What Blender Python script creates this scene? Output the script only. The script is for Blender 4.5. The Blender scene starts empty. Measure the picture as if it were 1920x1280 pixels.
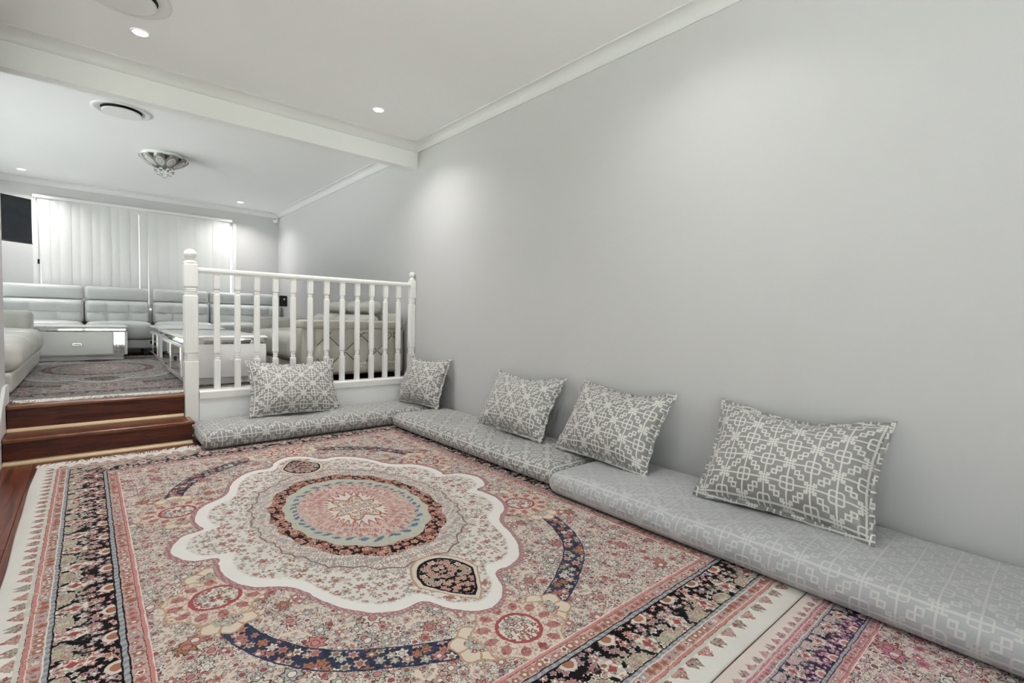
import bpy, bmesh, math, random
from math import sin, cos, pi, sqrt, radians, atan2
from mathutils import Vector, Matrix
random.seed(7)
SC = bpy.context.scene
COL = SC.collection

# ------------------------------------------------------------------ camera
FPX = 915.588
cam_d = bpy.data.cameras.new('camera')
cam = bpy.data.objects.new('camera', cam_d); COL.objects.link(cam)
cam_d.sensor_fit = 'HORIZONTAL'; cam_d.sensor_width = 36.0; cam_d.lens = 36.0*FPX/1920.0
cam_d.clip_start = 0.02
CR = Vector((0.75477131, -0.65556568, 0.0235353)); CU = Vector((0.01347501, 0.05136426, 0.99858907)); CF = Vector((0.65584959, 0.75338925, -0.04760202))
m = Matrix.Identity(4)
for i in range(3):
    m[i][0] = CR[i]; m[i][1] = CU[i]; m[i][2] = -CF[i]
m.translation = (0, 0, 1.0)
cam.matrix_world = m
SC.camera = cam

# ------------------------------------------------------------------ world, exposure
w = bpy.data.worlds.new('sky'); SC.world = w; w.use_nodes = True
bg = w.node_tree.nodes['Background']
bg.inputs['Color'].default_value = (0.93, 0.965, 1.0, 1); bg.inputs['Strength'].default_value = 1.25
SC.view_settings.view_transform = 'Standard'; SC.view_settings.look = 'None'
SC.view_settings.exposure = 0.74; SC.view_settings.gamma = 1.0; SC.view_settings.use_curve_mapping = False
SC.cycles.use_denoising = True
SC.cycles.use_adaptive_sampling = True; SC.cycles.adaptive_threshold = .06; SC.cycles.adaptive_min_samples = 20; SC.cycles.max_bounces = 8; SC.cycles.diffuse_bounces = 5; SC.cycles.glossy_bounces = 4; SC.cycles.transmission_bounces = 8
SC.cycles.caustics_reflective = False; SC.cycles.caustics_refractive = False
SC.cycles.sample_clamp_indirect = 6.0

def area(name, loc, rot, sx, sy, watts=0, portal=False, color=(1, 1, 1), shape='RECTANGLE', spread=None):
    l = bpy.data.lights.new(name, 'AREA'); l.shape = shape; l.size = sx
    if shape == 'RECTANGLE': l.size_y = sy
    l.energy = watts; l.color = color
    if spread: l.spread = spread
    if portal: l.cycles.is_portal = True
    o = bpy.data.objects.new(name, l); COL.objects.link(o); o.location = loc; o.rotation_euler = rot
    return o

# main dimensions (metres)
XW = 2.62          # right wall
YK = 4.60          # balustrade line
YB = 9.52          # back wall of the upper room
ZU = 0.340         # upper floor
ZC = 2.775         # ceiling
XL = -0.43         # left wall of the lower room
XUL = -1.42        # left wall of the upper room
YF = -1.30         # wall behind the camera
XA = -3.00         # far side of the adjoining space

sun_d = bpy.data.lights.new('sun', 'SUN'); sun_d.energy = 78.0; sun_d.angle = radians(1.0); sun_d.color = (.93, .965, 1.0)
sun = bpy.data.objects.new('sun', sun_d); COL.objects.link(sun); sun.rotation_euler = (0, radians(32), 0)   # high sun from the right, over the roof
SC_DOOR = dict(x0=-2.2, x1=1.0, z1=2.3)
SC_UP = dict(y0=4.95, y1=9.0, z0=0.95, z1=2.45)  # unseen left window, assumed and enlarged to brighten the raised room
SC_SIDE = dict(y0=-0.9, y1=0.6, z0=0.05, z1=2.2)  # unseen side window, added to send daylight onto the right wall
area('daylight_glass_door', (-0.6, YF-0.06, 1.15), (radians(-90), 0, pi), 3.2, 2.3, portal=True)
area('added_side_window_portal', (XA-0.06, -0.15, 1.12), (0, radians(-90), 0), 2.15, 1.5, portal=True)
area('daylight_upper_side', (XUL-.12, 6.975, 1.75), (0, radians(-90), 0), 1.60, 4.05, portal=True)
area('daylight_upper_window', (0.70, YB+0.14, 1.72), (radians(-90), 0, 0), 2.39, 1.50, portal=True)
DOWN_W = 9.5

# ------------------------------------------------------------------ node helpers
class N:
    """small expression builder over shader nodes"""
    def __init__(s, mat):
        s.t = mat.node_tree; s.n = s.t.nodes
    def new(s, typ, **kw):
        nd = s.n.new(typ)
        for k, v in kw.items(): setattr(nd, k, v)
        return nd
    def link(s, a, inp):
        if isinstance(a, V): s.t.links.new(a.s, inp)
        elif isinstance(a, (int, float)):
            dv = inp.default_value
            if hasattr(dv, '__len__'): inp.default_value = [a]*len(dv)
            else: inp.default_value = a
        else:
            dv = inp.default_value
            a = list(a)
            if len(dv) == 4 and len(a) == 3: a.append(1)
            inp.default_value = a
    def math(s, op, a, b=None, c=None, clamp=False):
        nd = s.new('ShaderNodeMath', operation=op, use_clamp=clamp)
        s.link(a, nd.inputs[0])
        if b is not None: s.link(b, nd.inputs[1])
        if c is not None: s.link(c, nd.inputs[2])
        return V(s, nd.outputs[0])
    def obj(s):
        return V(s, s.new('ShaderNodeTexCoord').outputs['Object'])
    def uv(s):
        return V(s, s.new('ShaderNodeTexCoord').outputs['UV'])
    def sep(s, v):
        nd = s.new('ShaderNodeSeparateXYZ'); s.link(v, nd.inputs[0]); return [V(s, o) for o in nd.outputs]
    def sepc(s, v):
        nd = s.new('ShaderNodeSeparateColor'); s.link(v, nd.inputs[0]); return [V(s, o) for o in nd.outputs]
    def comb(s, x=0, y=0, z=0):
        nd = s.new('ShaderNodeCombineXYZ')
        for k, q in enumerate((x, y, z)): s.link(q, nd.inputs[k])
        return V(s, nd.outputs[0])
    def noise(s, v, scale, detail=2, rough=.5, dims='3D'):
        nd = s.new('ShaderNodeTexNoise', noise_dimensions=dims); s.link(v, nd.inputs['Vector'])
        nd.inputs['Scale'].default_value = scale; nd.inputs['Detail'].default_value = detail; nd.inputs['Roughness'].default_value = rough
        return V(s, nd.outputs['Fac']), V(s, nd.outputs['Color'])
    def voro(s, v, scale, feature='F1', rnd=1.0):
        nd = s.new('ShaderNodeTexVoronoi', feature=feature, voronoi_dimensions='2D'); s.link(v, nd.inputs['Vector'])
        nd.inputs['Scale'].default_value = scale; nd.inputs['Randomness'].default_value = rnd
        if feature == 'DISTANCE_TO_EDGE': return V(s, nd.outputs['Distance'])
        return V(s, nd.outputs['Distance']), V(s, nd.outputs['Color']), V(s, nd.outputs['Position'])
    def vmath(s, op, a, b=None, scale=None):
        nd = s.new('ShaderNodeVectorMath', operation=op); s.link(a, nd.inputs[0])
        if b is not None: s.link(b, nd.inputs[1])
        if scale is not None: s.link(scale, nd.inputs['Scale'])
        return V(s, nd.outputs['Value' if op in ('LENGTH', 'DOT_PRODUCT', 'DISTANCE') else 'Vector'])
    def mix(s, f, a, b):
        nd = s.new('ShaderNodeMix', data_type='RGBA'); s.link(f, nd.inputs[0]); s.link(a, nd.inputs[6]); s.link(b, nd.inputs[7])
        return V(s, nd.outputs[2])
    def ramp(s, f, stops, interp='CONSTANT'):
        nd = s.new('ShaderNodeValToRGB'); cr = nd.color_ramp; cr.interpolation = interp
        while len(cr.elements) < len(stops): cr.elements.new(.5)
        for e, (p, c) in zip(cr.elements, stops): e.position = p; e.color = (*c, 1)
        s.link(f, nd.inputs[0]); return V(s, nd.outputs[0])
    def palette(s, f, cols):
        return s.ramp(f, [(i/len(cols), c) for i, c in enumerate(cols)])
    def curve(s, f, pts):
        nd = s.new('ShaderNodeFloatCurve'); cv = nd.mapping.curves[0]
        nd.mapping.use_clip = False
        while len(cv.points) < len(pts): cv.points.new(.5, .5)
        for p, (x, y) in zip(cv.points, pts): p.location = (x, y); p.handle_type = 'AUTO'
        nd.mapping.update(); s.link(f, nd.inputs['Value']); return V(s, nd.outputs[0])
    def lt(s, a, b): return s.math('LESS_THAN', a, b)
    def gt(s, a, b): return s.math('GREATER_THAN', a, b)
    def band(s, a, lo, hi): return s.gt(a, lo)*s.lt(a, hi)
    def soft(s, a, lo, hi):
        nd = s.new('ShaderNodeMapRange', interpolation_type='SMOOTHSTEP'); s.link(a, nd.inputs[0]); s.link(lo, nd.inputs[1]); s.link(hi, nd.inputs[2])
        return V(s, nd.outputs[0])

class V:
    def __init__(s, n, sock): s.n = n; s.s = sock
    def __add__(s, o): return s.n.math('ADD', s, o)
    __radd__ = __add__
    def __sub__(s, o): return s.n.math('SUBTRACT', s, o)
    def __rsub__(s, o): return s.n.math('SUBTRACT', o, s)
    def __mul__(s, o): return s.n.math('MULTIPLY', s, o)
    __rmul__ = __mul__
    def __truediv__(s, o): return s.n.math('DIVIDE', s, o)
    def abs(s): return s.n.math('ABSOLUTE', s)
    def min(s, o): return s.n.math('MINIMUM', s, o)
    def max(s, o): return s.n.math('MAXIMUM', s, o)
    def sqrt(s): return s.n.math('SQRT', s)
    def sin(s): return s.n.math('SINE', s)
    def cos(s): return s.n.math('COSINE', s)
    def fract(s): return s.n.math('FRACT', s)
    def pingpong(s, k): return s.n.math('PINGPONG', s, k)
    def neg(s): return s.n.math('MULTIPLY', s, -1)
    def atan2(s, o): return s.n.math('ARCTAN2', s, o)

def newmat(name):
    mt = bpy.data.materials.new(name); mt.use_nodes = True
    return mt, N(mt), mt.node_tree.nodes['Principled BSDF']

def mat(name, col, rough=.5, metal=0, spec=.5, vary=0, vscale=6, bump=0, bscale=60, coat=0, emit=None, trans=0, ior=1.45, sheen=0):
    mt, n, b = newmat(name)
    b.inputs['Base Color'].default_value = (*col, 1); b.inputs['Roughness'].default_value = rough; b.inputs['Metallic'].default_value = metal
    b.inputs['Specular IOR Level'].default_value = spec; b.inputs['Coat Weight'].default_value = coat; b.inputs['Transmission Weight'].default_value = trans; b.inputs['IOR'].default_value = ior
    b.inputs['Sheen Weight'].default_value = sheen
    if vary:
        f, _ = n.noise(n.obj(), vscale, 4, .6)
        c = n.mix(f, [k*(1-vary) for k in col], [min(1, k*(1+vary)) for k in col]); n.link(c, b.inputs['Base Color'])
    if bump:
        f, _ = n.noise(n.obj(), bscale, 3, .6)
        bp = n.new('ShaderNodeBump'); bp.inputs['Strength'].default_value = bump; bp.inputs['Distance'].default_value = .01
        n.link(f, bp.inputs['Height']); n.link(V(n, bp.outputs[0]), b.inputs['Normal'])
    if emit:
        b.inputs['Emission Color'].default_value = (*emit[0], 1); b.inputs['Emission Strength'].default_value = emit[1]
    return mt

M = {}
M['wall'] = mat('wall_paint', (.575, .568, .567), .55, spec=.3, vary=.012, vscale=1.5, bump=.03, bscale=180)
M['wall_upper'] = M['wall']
M['ceiling'] = mat('ceiling_paint', (.915, .915, .92), .8, spec=.2, vary=.01, vscale=2)
M['gloss'] = mat('white_gloss_paint', (.87, .865, .845), .28, vary=.02, vscale=14, bump=.04, bscale=25)
M['trim'] = mat('white_trim_paint', (.75, .747, .74), .4, vary=.01)
M['beam'] = mat('white_beam_paint', (.89, .89, .89), .5, vary=.01)
M['chrome'] = mat('chrome', (.75, .75, .75), .12, 1, vary=.05)
M['mirror'] = mat('mirror_glass', (.82, .83, .82), .03, 1, vary=.02)
M['black'] = mat('black_plastic', (.012, .012, .013), .35, vary=.1)
M['screen'] = mat('tv_screen', (.018, .025, .033), .22, spec=.6, vary=.05)
M['lacquer'] = mat('white_lacquer', (.87, .865, .86), .16, vary=.01, coat=.15)
M['white_plastic'] = mat('white_plastic', (.80, .80, .79), .4, vary=.01)
M['lens'] = mat('led_lens', (1, 1, 1), .4, vary=.001, emit=((1, .98, .95), 14))
M['duct_shade'] = mat('duct_shade_black', (.02, .02, .02), .9, vary=.2)  # near-black colour standing in for the shade inside the vent
M['fringe'] = mat('fringe_cotton', (.80, .77, .72), .95, vary=.12, vscale=30)
M['pine'] = mat('pine_bead', (.60, .44, .26), .45, vary=.15, vscale=9)

def wood(name, dark, light, axis=0, rough=.28, scale=1.0):
    mt, n, b = newmat(name)
    p = n.sep(n.obj())
    rnd = V(n, n.new('ShaderNodeObjectInfo').outputs['Random'])
    st = [p[0]*(1.2 if axis == 0 else 16), p[1]*(1.2 if axis == 1 else 16), p[2]*16]
    v = n.comb(st[0]+rnd*31, st[1]+rnd*17, st[2])
    f, _ = n.noise(v, 1.6*scale, 5, .62)
    g, _ = n.noise(v, 9*scale, 3, .6)
    ring = ((f*26).sin()*.5+.5)*.35+g*.35+f*.3
    c = n.mix(n.soft(ring, .15, .85), dark, light)
    c = n.mix(rnd*.35, c, [k*.8 for k in dark])
    n.link(c, b.inputs['Base Color']); b.inputs['Roughness'].default_value = rough; b.inputs['Coat Weight'].default_value = .06; b.inputs['Coat Roughness'].default_value = .15; b.inputs['Specular IOR Level'].default_value = .3
    return mt
M['jarrah'] = wood('jarrah_floor', (.06, .012, .006), (.17, .045, .022), 1, .3)
M['jarrah_step'] = wood('jarrah_step', (.055, .012, .007), (.14, .036, .019), 0, .3)
M['nosing'] = wood('jarrah_nosing', (.13, .045, .022), (.26, .105, .052), 0, .25)

def leather(name, col):
    mt, n, b = newmat(name)
    o = n.obj()
    f, _ = n.noise(o, 3, 3, .6); g = n.voro(o, 260, 'DISTANCE_TO_EDGE'); w2, _ = n.noise(o, 22, 3, .6)
    n.link(n.mix(f, [k*.93 for k in col], [min(1, k*1.06) for k in col]), b.inputs['Base Color'])
    b.inputs['Roughness'].default_value = .36; b.inputs['Coat Weight'].default_value = .12; b.inputs['Coat Roughness'].default_value = .3
    bp = n.new('ShaderNodeBump'); bp.inputs['Strength'].default_value = .16; bp.inputs['Distance'].default_value = .012
    n.link(w2+g*.12, bp.inputs['Height']); n.link(V(n, bp.outputs[0]), b.inputs['Normal'])
    return mt
M['leather_grey'] = leather('pale_grey_leather', (.565, .58, .57))
M['leather_beige'] = leather('pale_beige_leather', (.50, .485, .43))
M['leather_white'] = leather('off_white_leather', (.65, .64, .60))

M['seam'] = mat('leather_seam', (.13, .12, .10), .7, vary=.1)
def glass(name, col=(1, 1, 1), rough=0.0):
    mt, n, b = newmat(name)
    b.inputs['Base Color'].default_value = (*col, 1); b.inputs['Transmission Weight'].default_value = 1; b.inputs['Roughness'].default_value = rough; b.inputs['IOR'].default_value = 1.48
    f, _ = n.noise(n.obj(), 20, 2); n.link(n.mix(f, [k*.98 for k in col], col), b.inputs['Base Color'])
    return mt
M['crystal'] = glass('crystal_glass', (.97, .98, .97))
# thin window pane: mostly transparent
mt = bpy.data.materials.new('window_glass'); mt.use_nodes = True; n_ = N(mt); mt.node_tree.nodes.clear()
out = n_.new('ShaderNodeOutputMaterial'); tr = n_.new('ShaderNodeBsdfTransparent'); gl = n_.new('ShaderNodeBsdfGlossy'); mx = n_.new('ShaderNodeMixShader')
gl.inputs['Roughness'].default_value = .02; mx.inputs[0].default_value = .06; tr.inputs[0].default_value = (.96, .98, .97, 1)
mt.node_tree.links.new(tr.outputs[0], mx.inputs[1]); mt.node_tree.links.new(gl.outputs[0], mx.inputs[2]); mt.node_tree.links.new(mx.outputs[0], out.inputs[0])
M['pane'] = mt
# translucent blind fabric
mt = bpy.data.materials.new('blind_fabric'); mt.use_nodes = True; n_ = N(mt); mt.node_tree.nodes.clear()
out = n_.new('ShaderNodeOutputMaterial'); df = n_.new('ShaderNodeBsdfDiffuse'); tl = n_.new('ShaderNodeBsdfTranslucent'); mx = n_.new('ShaderNodeMixShader'); mx.inputs[0].default_value = .10
wv, _ = n_.noise(n_.obj(), 240, 2); cc = n_.mix(wv, (.76, .76, .745), (.82, .82, .805))
n_.link(cc, df.inputs[0]); n_.link(cc, tl.inputs[0])
mt.node_tree.links.new(df.outputs[0], mx.inputs[1]); mt.node_tree.links.new(tl.outputs[0], mx.inputs[2]); mt.node_tree.links.new(mx.outputs[0], out.inputs[0])
M['blind'] = mt

# frosted floral glass of the ceiling light
def petal_glass():
    mt, n, b = newmat('frosted_floral_glass')
    x, y, z = n.sep(n.uv())
    d = ((x-.5)*(x-.5)*2.0+(y-.45)*(y-.45)*1.6).sqrt()
    rings = n.band(d, .26, .31).max(n.band(d, .12, .15)).max(n.gt(d, .46))
    n.link(n.mix(rings, (.78, .77, .73), (.22, .21, .19)), b.inputs['Base Color'])
    b.inputs['Roughness'].default_value = .25; b.inputs['Transmission Weight'].default_value = .25; b.inputs['Specular IOR Level'].default_value = .8
    return mt
M['petal'] = petal_glass()

# jacquard trellis fabric (uv in metres)
def jacquard(name, ground, line, cell=.115, hi=.0, rot=False):
    mt, n, b = newmat(name)
    uv = n.uv()
    wob, wc = n.noise(uv, 9, 2)
    x, y, _ = n.sep(uv)
    wx, wy, _ = n.sepc(wc)
    x = (x+(wx-.5)*.008)/cell; y = (y+(wy-.5)*.008)/cell
    x = ((x+.5).fract()-.5).abs(); y = ((y+.5).fract()-.5).abs()
    far = n.gt(x+y, .5)
    x2 = x+far*(.5-2*x); y2 = y+far*(.5-2*y)
    a = x2.max(y2); c = x2.min(y2)         # 0<=c<=a, a+c<=.5 ; loop at (0,0), grid at (.5,0)
    w = .0165
    def ln(d): return n.soft(d.abs(), w+.007, w-.003)
    axis = ln(c)
    rr = ((a-.085).max(0)*(a-.085).max(0)+(c-.085).max(0)*(c-.085).max(0)).sqrt()
    loop = ln(rr-.055)
    g1 = ln(a-.435)*n.lt(c, .135); g2 = ln(c-.065)*n.gt(a, .365)
    def sq(ca, cc_, r): return ln((a-ca).abs().max((c-cc_).abs())-r)
    s1 = sq(.298, .202, .050); s2 = ln(a-.385)*n.band(c, .065, .155)
    pat = axis.max(loop).max(g1).max(g2).max(s1).max(s2)
    weave, _ = n.noise(n.comb(n.sep(uv)[0]*900, n.sep(uv)[1]*220, 0), 1, 2)
    gcol = n.mix(weave, [k*.72 for k in ground], [min(1, k*1.22) for k in ground])
    n.link(n.mix(pat, gcol, line), b.inputs['Base Color'])
    n.link(.42+pat*.25, b.inputs['Roughness'])
    b.inputs['Specular IOR Level'].default_value = .55
    b.inputs['Sheen Weight'].default_value = .25; b.inputs['Sheen Roughness'].default_value = .4
    bp = n.new('ShaderNodeBump'); bp.inputs['Strength'].default_value = .35; bp.inputs['Distance'].default_value = .002
    n.link(pat+weave*.5, bp.inputs['Height']); n.link(V(n, bp.outputs[0]), b.inputs['Normal'])
    return mt
M['jac_pillow'] = jacquard('silver_grey_trellis_jacquard', (.25, .243, .235), (.66, .645, .61), .195)
M['jac_mat'] = jacquard('grey_trellis_mattress_cover', (.24, .237, .232), (.56, .55, .52), .195)
M['jac_mat2'] = jacquard('pale_grey_trellis_mattress_cover', (.37, .377, .39), (.50, .495, .48), .195)
M['jac_back'] = mat('plain_grey_weave', (.40, .385, .37), .6, vary=.1, vscale=60, sheen=.3)

# ------------------------------------------------------------------ woven carpets
def flower_group():
    """one woven blossom per cell: petals of random colour, outline, ring and core"""
    g = bpy.data.node_groups.new('woven_blossoms', 'ShaderNodeTree')
    n = N.__new__(N); n.t = g; n.n = g.nodes
    I = g.interface
    for nm, ty in [('Vector', 'NodeSocketVector'), ('Scale', 'NodeSocketFloat'), ('Size', 'NodeSocketFloat'), ('Rnd', 'NodeSocketFloat'), ('Lobes', 'NodeSocketFloat'), ('Amp', 'NodeSocketFloat'), ('Ground', 'NodeSocketColor')]+[('C%d' % i, 'NodeSocketColor') for i in range(6)]+[('K0', 'NodeSocketColor'), ('K1', 'NodeSocketColor'), ('Outline', 'NodeSocketColor')]:
        I.new_socket(nm, in_out='INPUT', socket_type=ty)
    I.new_socket('Color', in_out='OUTPUT', socket_type='NodeSocketColor')
    gi = n.new('NodeGroupInput'); go = n.new('NodeGroupOutput')
    G = {o.name: V(n, o) for o in gi.outputs if o.name}
    vo = n.new('ShaderNodeTexVoronoi', feature='F1', voronoi_dimensions='2D')
    n.link(G['Vector'], vo.inputs['Vector']); n.link(G['Scale'], vo.inputs['Scale']); n.link(G['Rnd'], vo.inputs['Randomness'])
    d, c, pos = V(n, vo.outputs['Distance']), V(n, vo.outputs['Color']), V(n, vo.outputs['Position'])
    rx, ry, rz = n.sepc(c)
    lx, ly, _ = n.sep(n.vmath('SUBTRACT', G['Vector'], pos))
    pet = d*(1+G['Amp']*(ly.atan2(lx)*G['Lobes']+rx*6.28).cos())
    sz = G['Size']*(.7+.5*ry)
    col = G['C0']
    for i in range(1, 6): col = n.mix(n.gt(rz, i/6), col, G['C%d' % i])
    col = n.mix(n.lt(pet, sz), G['Ground'], col)
    col = n.mix(n.band(pet, sz*.86, sz*1.04), col, G['Outline'])
    col = n.mix(n.band(d, sz*.40, sz*.50), col, G['Outline'])
    col = n.mix(n.lt(d, sz*.40), col, n.mix(n.gt(rx, .5), G['K0'], G['K1']))
    g.links.new(col.s, go.inputs[0])
    return g
FLOWERS = flower_group()
R1PTS = [(0, .790), (.05, .778), (.12, .742), (.165, .672), (.21, .695), (.30, .738), (.43, .765), (.52, .748), (.58, .765), (.66, .845), (.74, .925), (.80, .967), (.845, .972), (.885, .957), (.93, 1.045), (.97, 1.105), (1, 1.125)]
def r1(t):
    P_ = R1PTS
    for i in range(len(P_)-1):
        if P_[i][0] <= t <= P_[i+1][0]:
            (x0, y0), (x1, y1) = P_[i], P_[i+1]; k = (t-x0)/(x1-x0)
            def sl(j):
                if j <= 0 or j >= len(P_)-1: return 0.0
                return (P_[j+1][1]-P_[j-1][1])/(P_[j+1][0]-P_[j-1][0])
            m0, m1 = sl(i)*(x1-x0), sl(i+1)*(x1-x0)
            return (2*k**3-3*k*k+1)*y0+(k**3-2*k*k+k)*m0+(-2*k**3+3*k*k)*y1+(k**3-k*k)*m1
    return P_[-1][1]
def carpet(name, hx, hy, P, zone, seed=0.0, bs=1.0):
    mt, n, b = newmat(name)
    o = n.obj()
    _, wc = n.noise(o, 26, 2); wx, wy, _ = n.sepc(wc)
    _, wd = n.noise(o, 140, 1); ux, uy, _ = n.sepc(wd)
    X, Y, _ = n.sep(o)
    X = X+(wx-.5)*.010+(ux-.5)*.005; Y = Y+(wy-.5)*.010+(uy-.5)*.005
    a = X.abs(); bb = Y.abs()
    def flowers(vec, scale, size, ground, cols, core, outl, rnd=.8, lobes=5, amp=.22):
        nd = n.new('ShaderNodeGroup'); nd.node_tree = FLOWERS
        I = nd.inputs
        n.link(vec, I['Vector']); I['Scale'].default_value = scale; I['Size'].default_value = size; I['Rnd'].default_value = rnd; I['Lobes'].default_value = lobes; I['Amp'].default_value = amp
        n.link(ground, I['Ground']); n.link(outl, I['Outline'])
        for i in range(6): n.link(cols[i % len(cols)], I['C%d' % i])
        n.link(core[0], I['K0']); n.link(core[-1], I['K1'])
        return V(n, nd.outputs[0])
    cream, pale, pink, rose, rust, red, sage, grey, blue, navy, black, lilac = (P[k] for k in ('cream', 'pale', 'pink', 'rose', 'rust', 'red', 'sage', 'grey', 'blue', 'navy', 'black', 'lilac'))
    if zone != 'border':
        q = n.comb(a+seed, bb+seed*.7, 0)
        r = (a*a+bb*bb).sqrt(); th = bb.atan2(a)/(pi/2)
    if zone in ('field', 'plain'):
        tiny = flowers(q, 66, .42, cream, [grey, pink, sage, lilac, cream, rust], [cream, rose], P['ink2'], 1.0, 4, .3)
        _, w3 = n.noise(q, 7, 1); w3x, w3y, _ = n.sepc(w3)
        fld = n.mix(n.lt(n.voro(n.comb(a+w3x*.16, bb+w3y*.16, 0), 10, 'DISTANCE_TO_EDGE'), .028), tiny, P['blossom'])
        col = flowers(q, 23, .36, fld, [rose, pale, grey, pink, cream, sage], [pale, red], P['ink'], 1.0, 6, .25)
        col = flowers(n.comb(a+w3y*.03+2.0, bb+w3x*.03, 0), 9.5, .24, col, [pink, pale, grey, rose, cream, rust], [rose, pale], P['ink'], 1.0, 7, .22)
    if zone == 'field':
        ni = n.curve(th, [(0, .70), (.30, .78), (.45, .905), (.62, 1.06), (.70, 1.115), (.79, 1.15), (.88, 1.19), (1, 1.23)])
        nfl = flowers(q, 27, .46, navy, [rose, rust, pale, sage, pink], [cream, rust], P['ink'], .8, 6, .25)
        am = n.band(th, .40, .93)
        col = n.mix(n.band(r-ni, -.006, .088)*am, col, navy)
        col = n.mix(n.band(r-ni, 0, .082)*am, col, nfl)
        for (cx, cy, rr) in ((.70, .325, .085), (.705, .635, .085), (.145, 1.24, .085)):
            dx = a-cx; dy = bb-cy; rd = (dx*dx+dy*dy).sqrt(); an = dy.atan2(dx)
            pe = rd*(1+.10*(an*6).cos())
            bl = n.mix(n.lt(pe, rr*.52), n.mix(n.gt((an*6).cos(), .93), P['blossom'], P['gold']), flowers(q, 60, .45, sage, [red, grey, pale, rust], [pale], P['ink'], .8))
            bl = n.mix(n.band(pe, rr*.92, rr*1.0), bl, P['gold'])
            col = n.mix(n.lt(pe, rr), col, bl)
        for (cx, cy, rr) in ((.71, .475, .155), (0, 1.262, .150)):
            dx = a-cx; dy = bb-cy; rd = (dx*dx+dy*dy).sqrt(); an = dy.atan2(dx)
            pe = rd*(1+.07*(an*8).cos())
            rs = n.mix(n.lt(rd, rr*.52), flowers(q, 85, .38, P['blossom'], [pale, P['salmon'], sage, P['gold']], [pale, rose], P['ink2'], 1.0), red)
            rs = n.mix(n.lt(rd, rr*.44), rs, flowers(q, 48, .45, pale, [red, sage, grey, rust], [pale, red], P['ink'], .8))
            rt = (rd-rr*.76)/(rr*.16); s6 = (an*6).sin()
            rs = n.mix(n.lt(rt*rt+s6*s6*1.6+(ux-.5)*.8, .92), rs, flowers(q, 90, .5, rose, [red, rose, pink], [red, rose], P['ink'], .8))
            rs = n.mix(n.band(pe, rr*.96, rr*1.02), rs, P['gold'])
            col = n.mix(n.lt(pe, rr), col, rs)
    if zone == 'medallion':
        tl = th*(pi/2)
        col = flowers(q, 40, .24, P['medground'], [pink, rust, cream, rose, grey, sage], [cream, rust], P['ink2'], 1.0, 5, .28)
        col = flowers(q, 19, .27, col, [pink, cream, rust, grey, rose, sage], [pale, rust], P['ink2'], .9, 6, .3)
        re = ((a/.375)*(a/.375)+(bb/.56)*(bb/.56)).sqrt()
        re = re*(1+.018*(tl*16).cos())
        lat = flowers(n.comb(th*3.2+seed, r*1.6, 0), 16, .46, pale, [grey, cream, pink, lilac], [pale, grey], P['ink2'], .25, 4, .3)
        col = n.mix(n.lt(re, 1.30), col, lat)
        scal = (re-1.25)+.03*(tl*22).sin().abs()
        col = n.mix(n.band(scal, 0, .018), col, P['ink2'])
        ringf = flowers(q, 27, .60, black, [P['salmon'], P['salmon'], rose, rust], [P['salmon'], rust], black, .6, 5, .2)
        col = n.mix(n.lt(re, 1.04), col, ringf)
        core = n.mix(wx, sage, n.mix(ux, pale, sage))
        col = n.mix(n.lt(re, .87), col, core)
        k16 = (tl*18).sin().abs()
        wv_ = re+(wx-.5)*.10
        col = n.mix(n.band(wv_, .71, .77)*n.gt((tl*20+re*22+ux*2.2).sin().abs(), .72), col, blue)
        col = n.mix(n.band(wv_, .66, .72)*n.gt((tl*20+re*22+uy*2.2).cos().abs(), .80), col, P['salmon'])
        col = n.mix(n.lt(re+.05*k16, .70), col, flowers(n.comb(th*2.2, re*.55, 0), 17, .46, n.mix(wx, pale, P['salmon']), [rose, lilac, pale, grey, P['salmon'], pale], [pale, rose], red, .4, 5, .25))
        rk = re+.12*k16
        col = n.mix(n.lt(rk, .47), col, pale)
        col = n.mix(n.band(rk, .45, .48), col, red)
        r8 = re+.06*(tl*8).cos()
        col = n.mix(n.lt(r8, .27), col, flowers(q, 40, .48, pale, [rose, rust, grey], [pale], rust, .7))
        col = n.mix(n.band(r8, .25, .28), col, rust)
        pa = a/.105; pb = (bb-.865)/.155; pm = pb.max(0)
        tear = (pa*pa*(1+.55*pm)+pb*pb).sqrt()+pm*pa*.5
        pend = flowers(q, 42, .55, black, [P['salmon'], pink, sage, pale], [P['salmon']], black, .8, 5, .2)
        col = n.mix(n.lt(tear, 1.26), col, cream)
        col = n.mix(n.band(tear, 1.20, 1.27), col, P['gold'])
        col = n.mix(n.lt(tear, 1.0), col, pend)
        col = n.mix(n.band(tear, .95, 1.05), col, black)
        edge = n.curve(th, R1PTS)-r
        col = n.mix(n.soft(edge, .070, .045), col, P['halo'])
        col = n.mix(n.lt(edge, 0), col, P['mauve'])
        dots = n.lt(n.voro(n.comb(X, Y, 0), 62, 'F1', .2)[0], .32)
        col = n.mix(dots*n.lt(edge, -.004), col, pink)
    if zone in ('border', 'plain'):
        dx = hx-a; dy = hy-bb; e = dx.min(dy)/bs
        lr = n.lt(dx, dy)
        s = (lr*bb+(1-lr)*a)/bs
        se = n.comb(s, e, 0)
        if zone == 'border': col = n.mix(n.gt(e, .378), P['pinkline'], pale)
        else: col = n.mix(n.lt(e, .378), col, P['pinkline'])
        minor = flowers(se, 32, .44, pink, [rust, pale, rust, grey, rose], [pale, red], P['ink2'], .25, 5, .2)
        col = n.mix(n.lt(e, .368), col, black)
        col = n.mix(n.lt(e, .3665), col, minor)
        braid = n.mix(n.gt((s*210+e*70).sin(), .1), grey, P['steel'])
        col = n.mix(n.lt(e, .330), col, black)
        col = n.mix(n.lt(e, .326), col, braid)
        col = n.mix(n.lt(e, .313), col, black)
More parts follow.
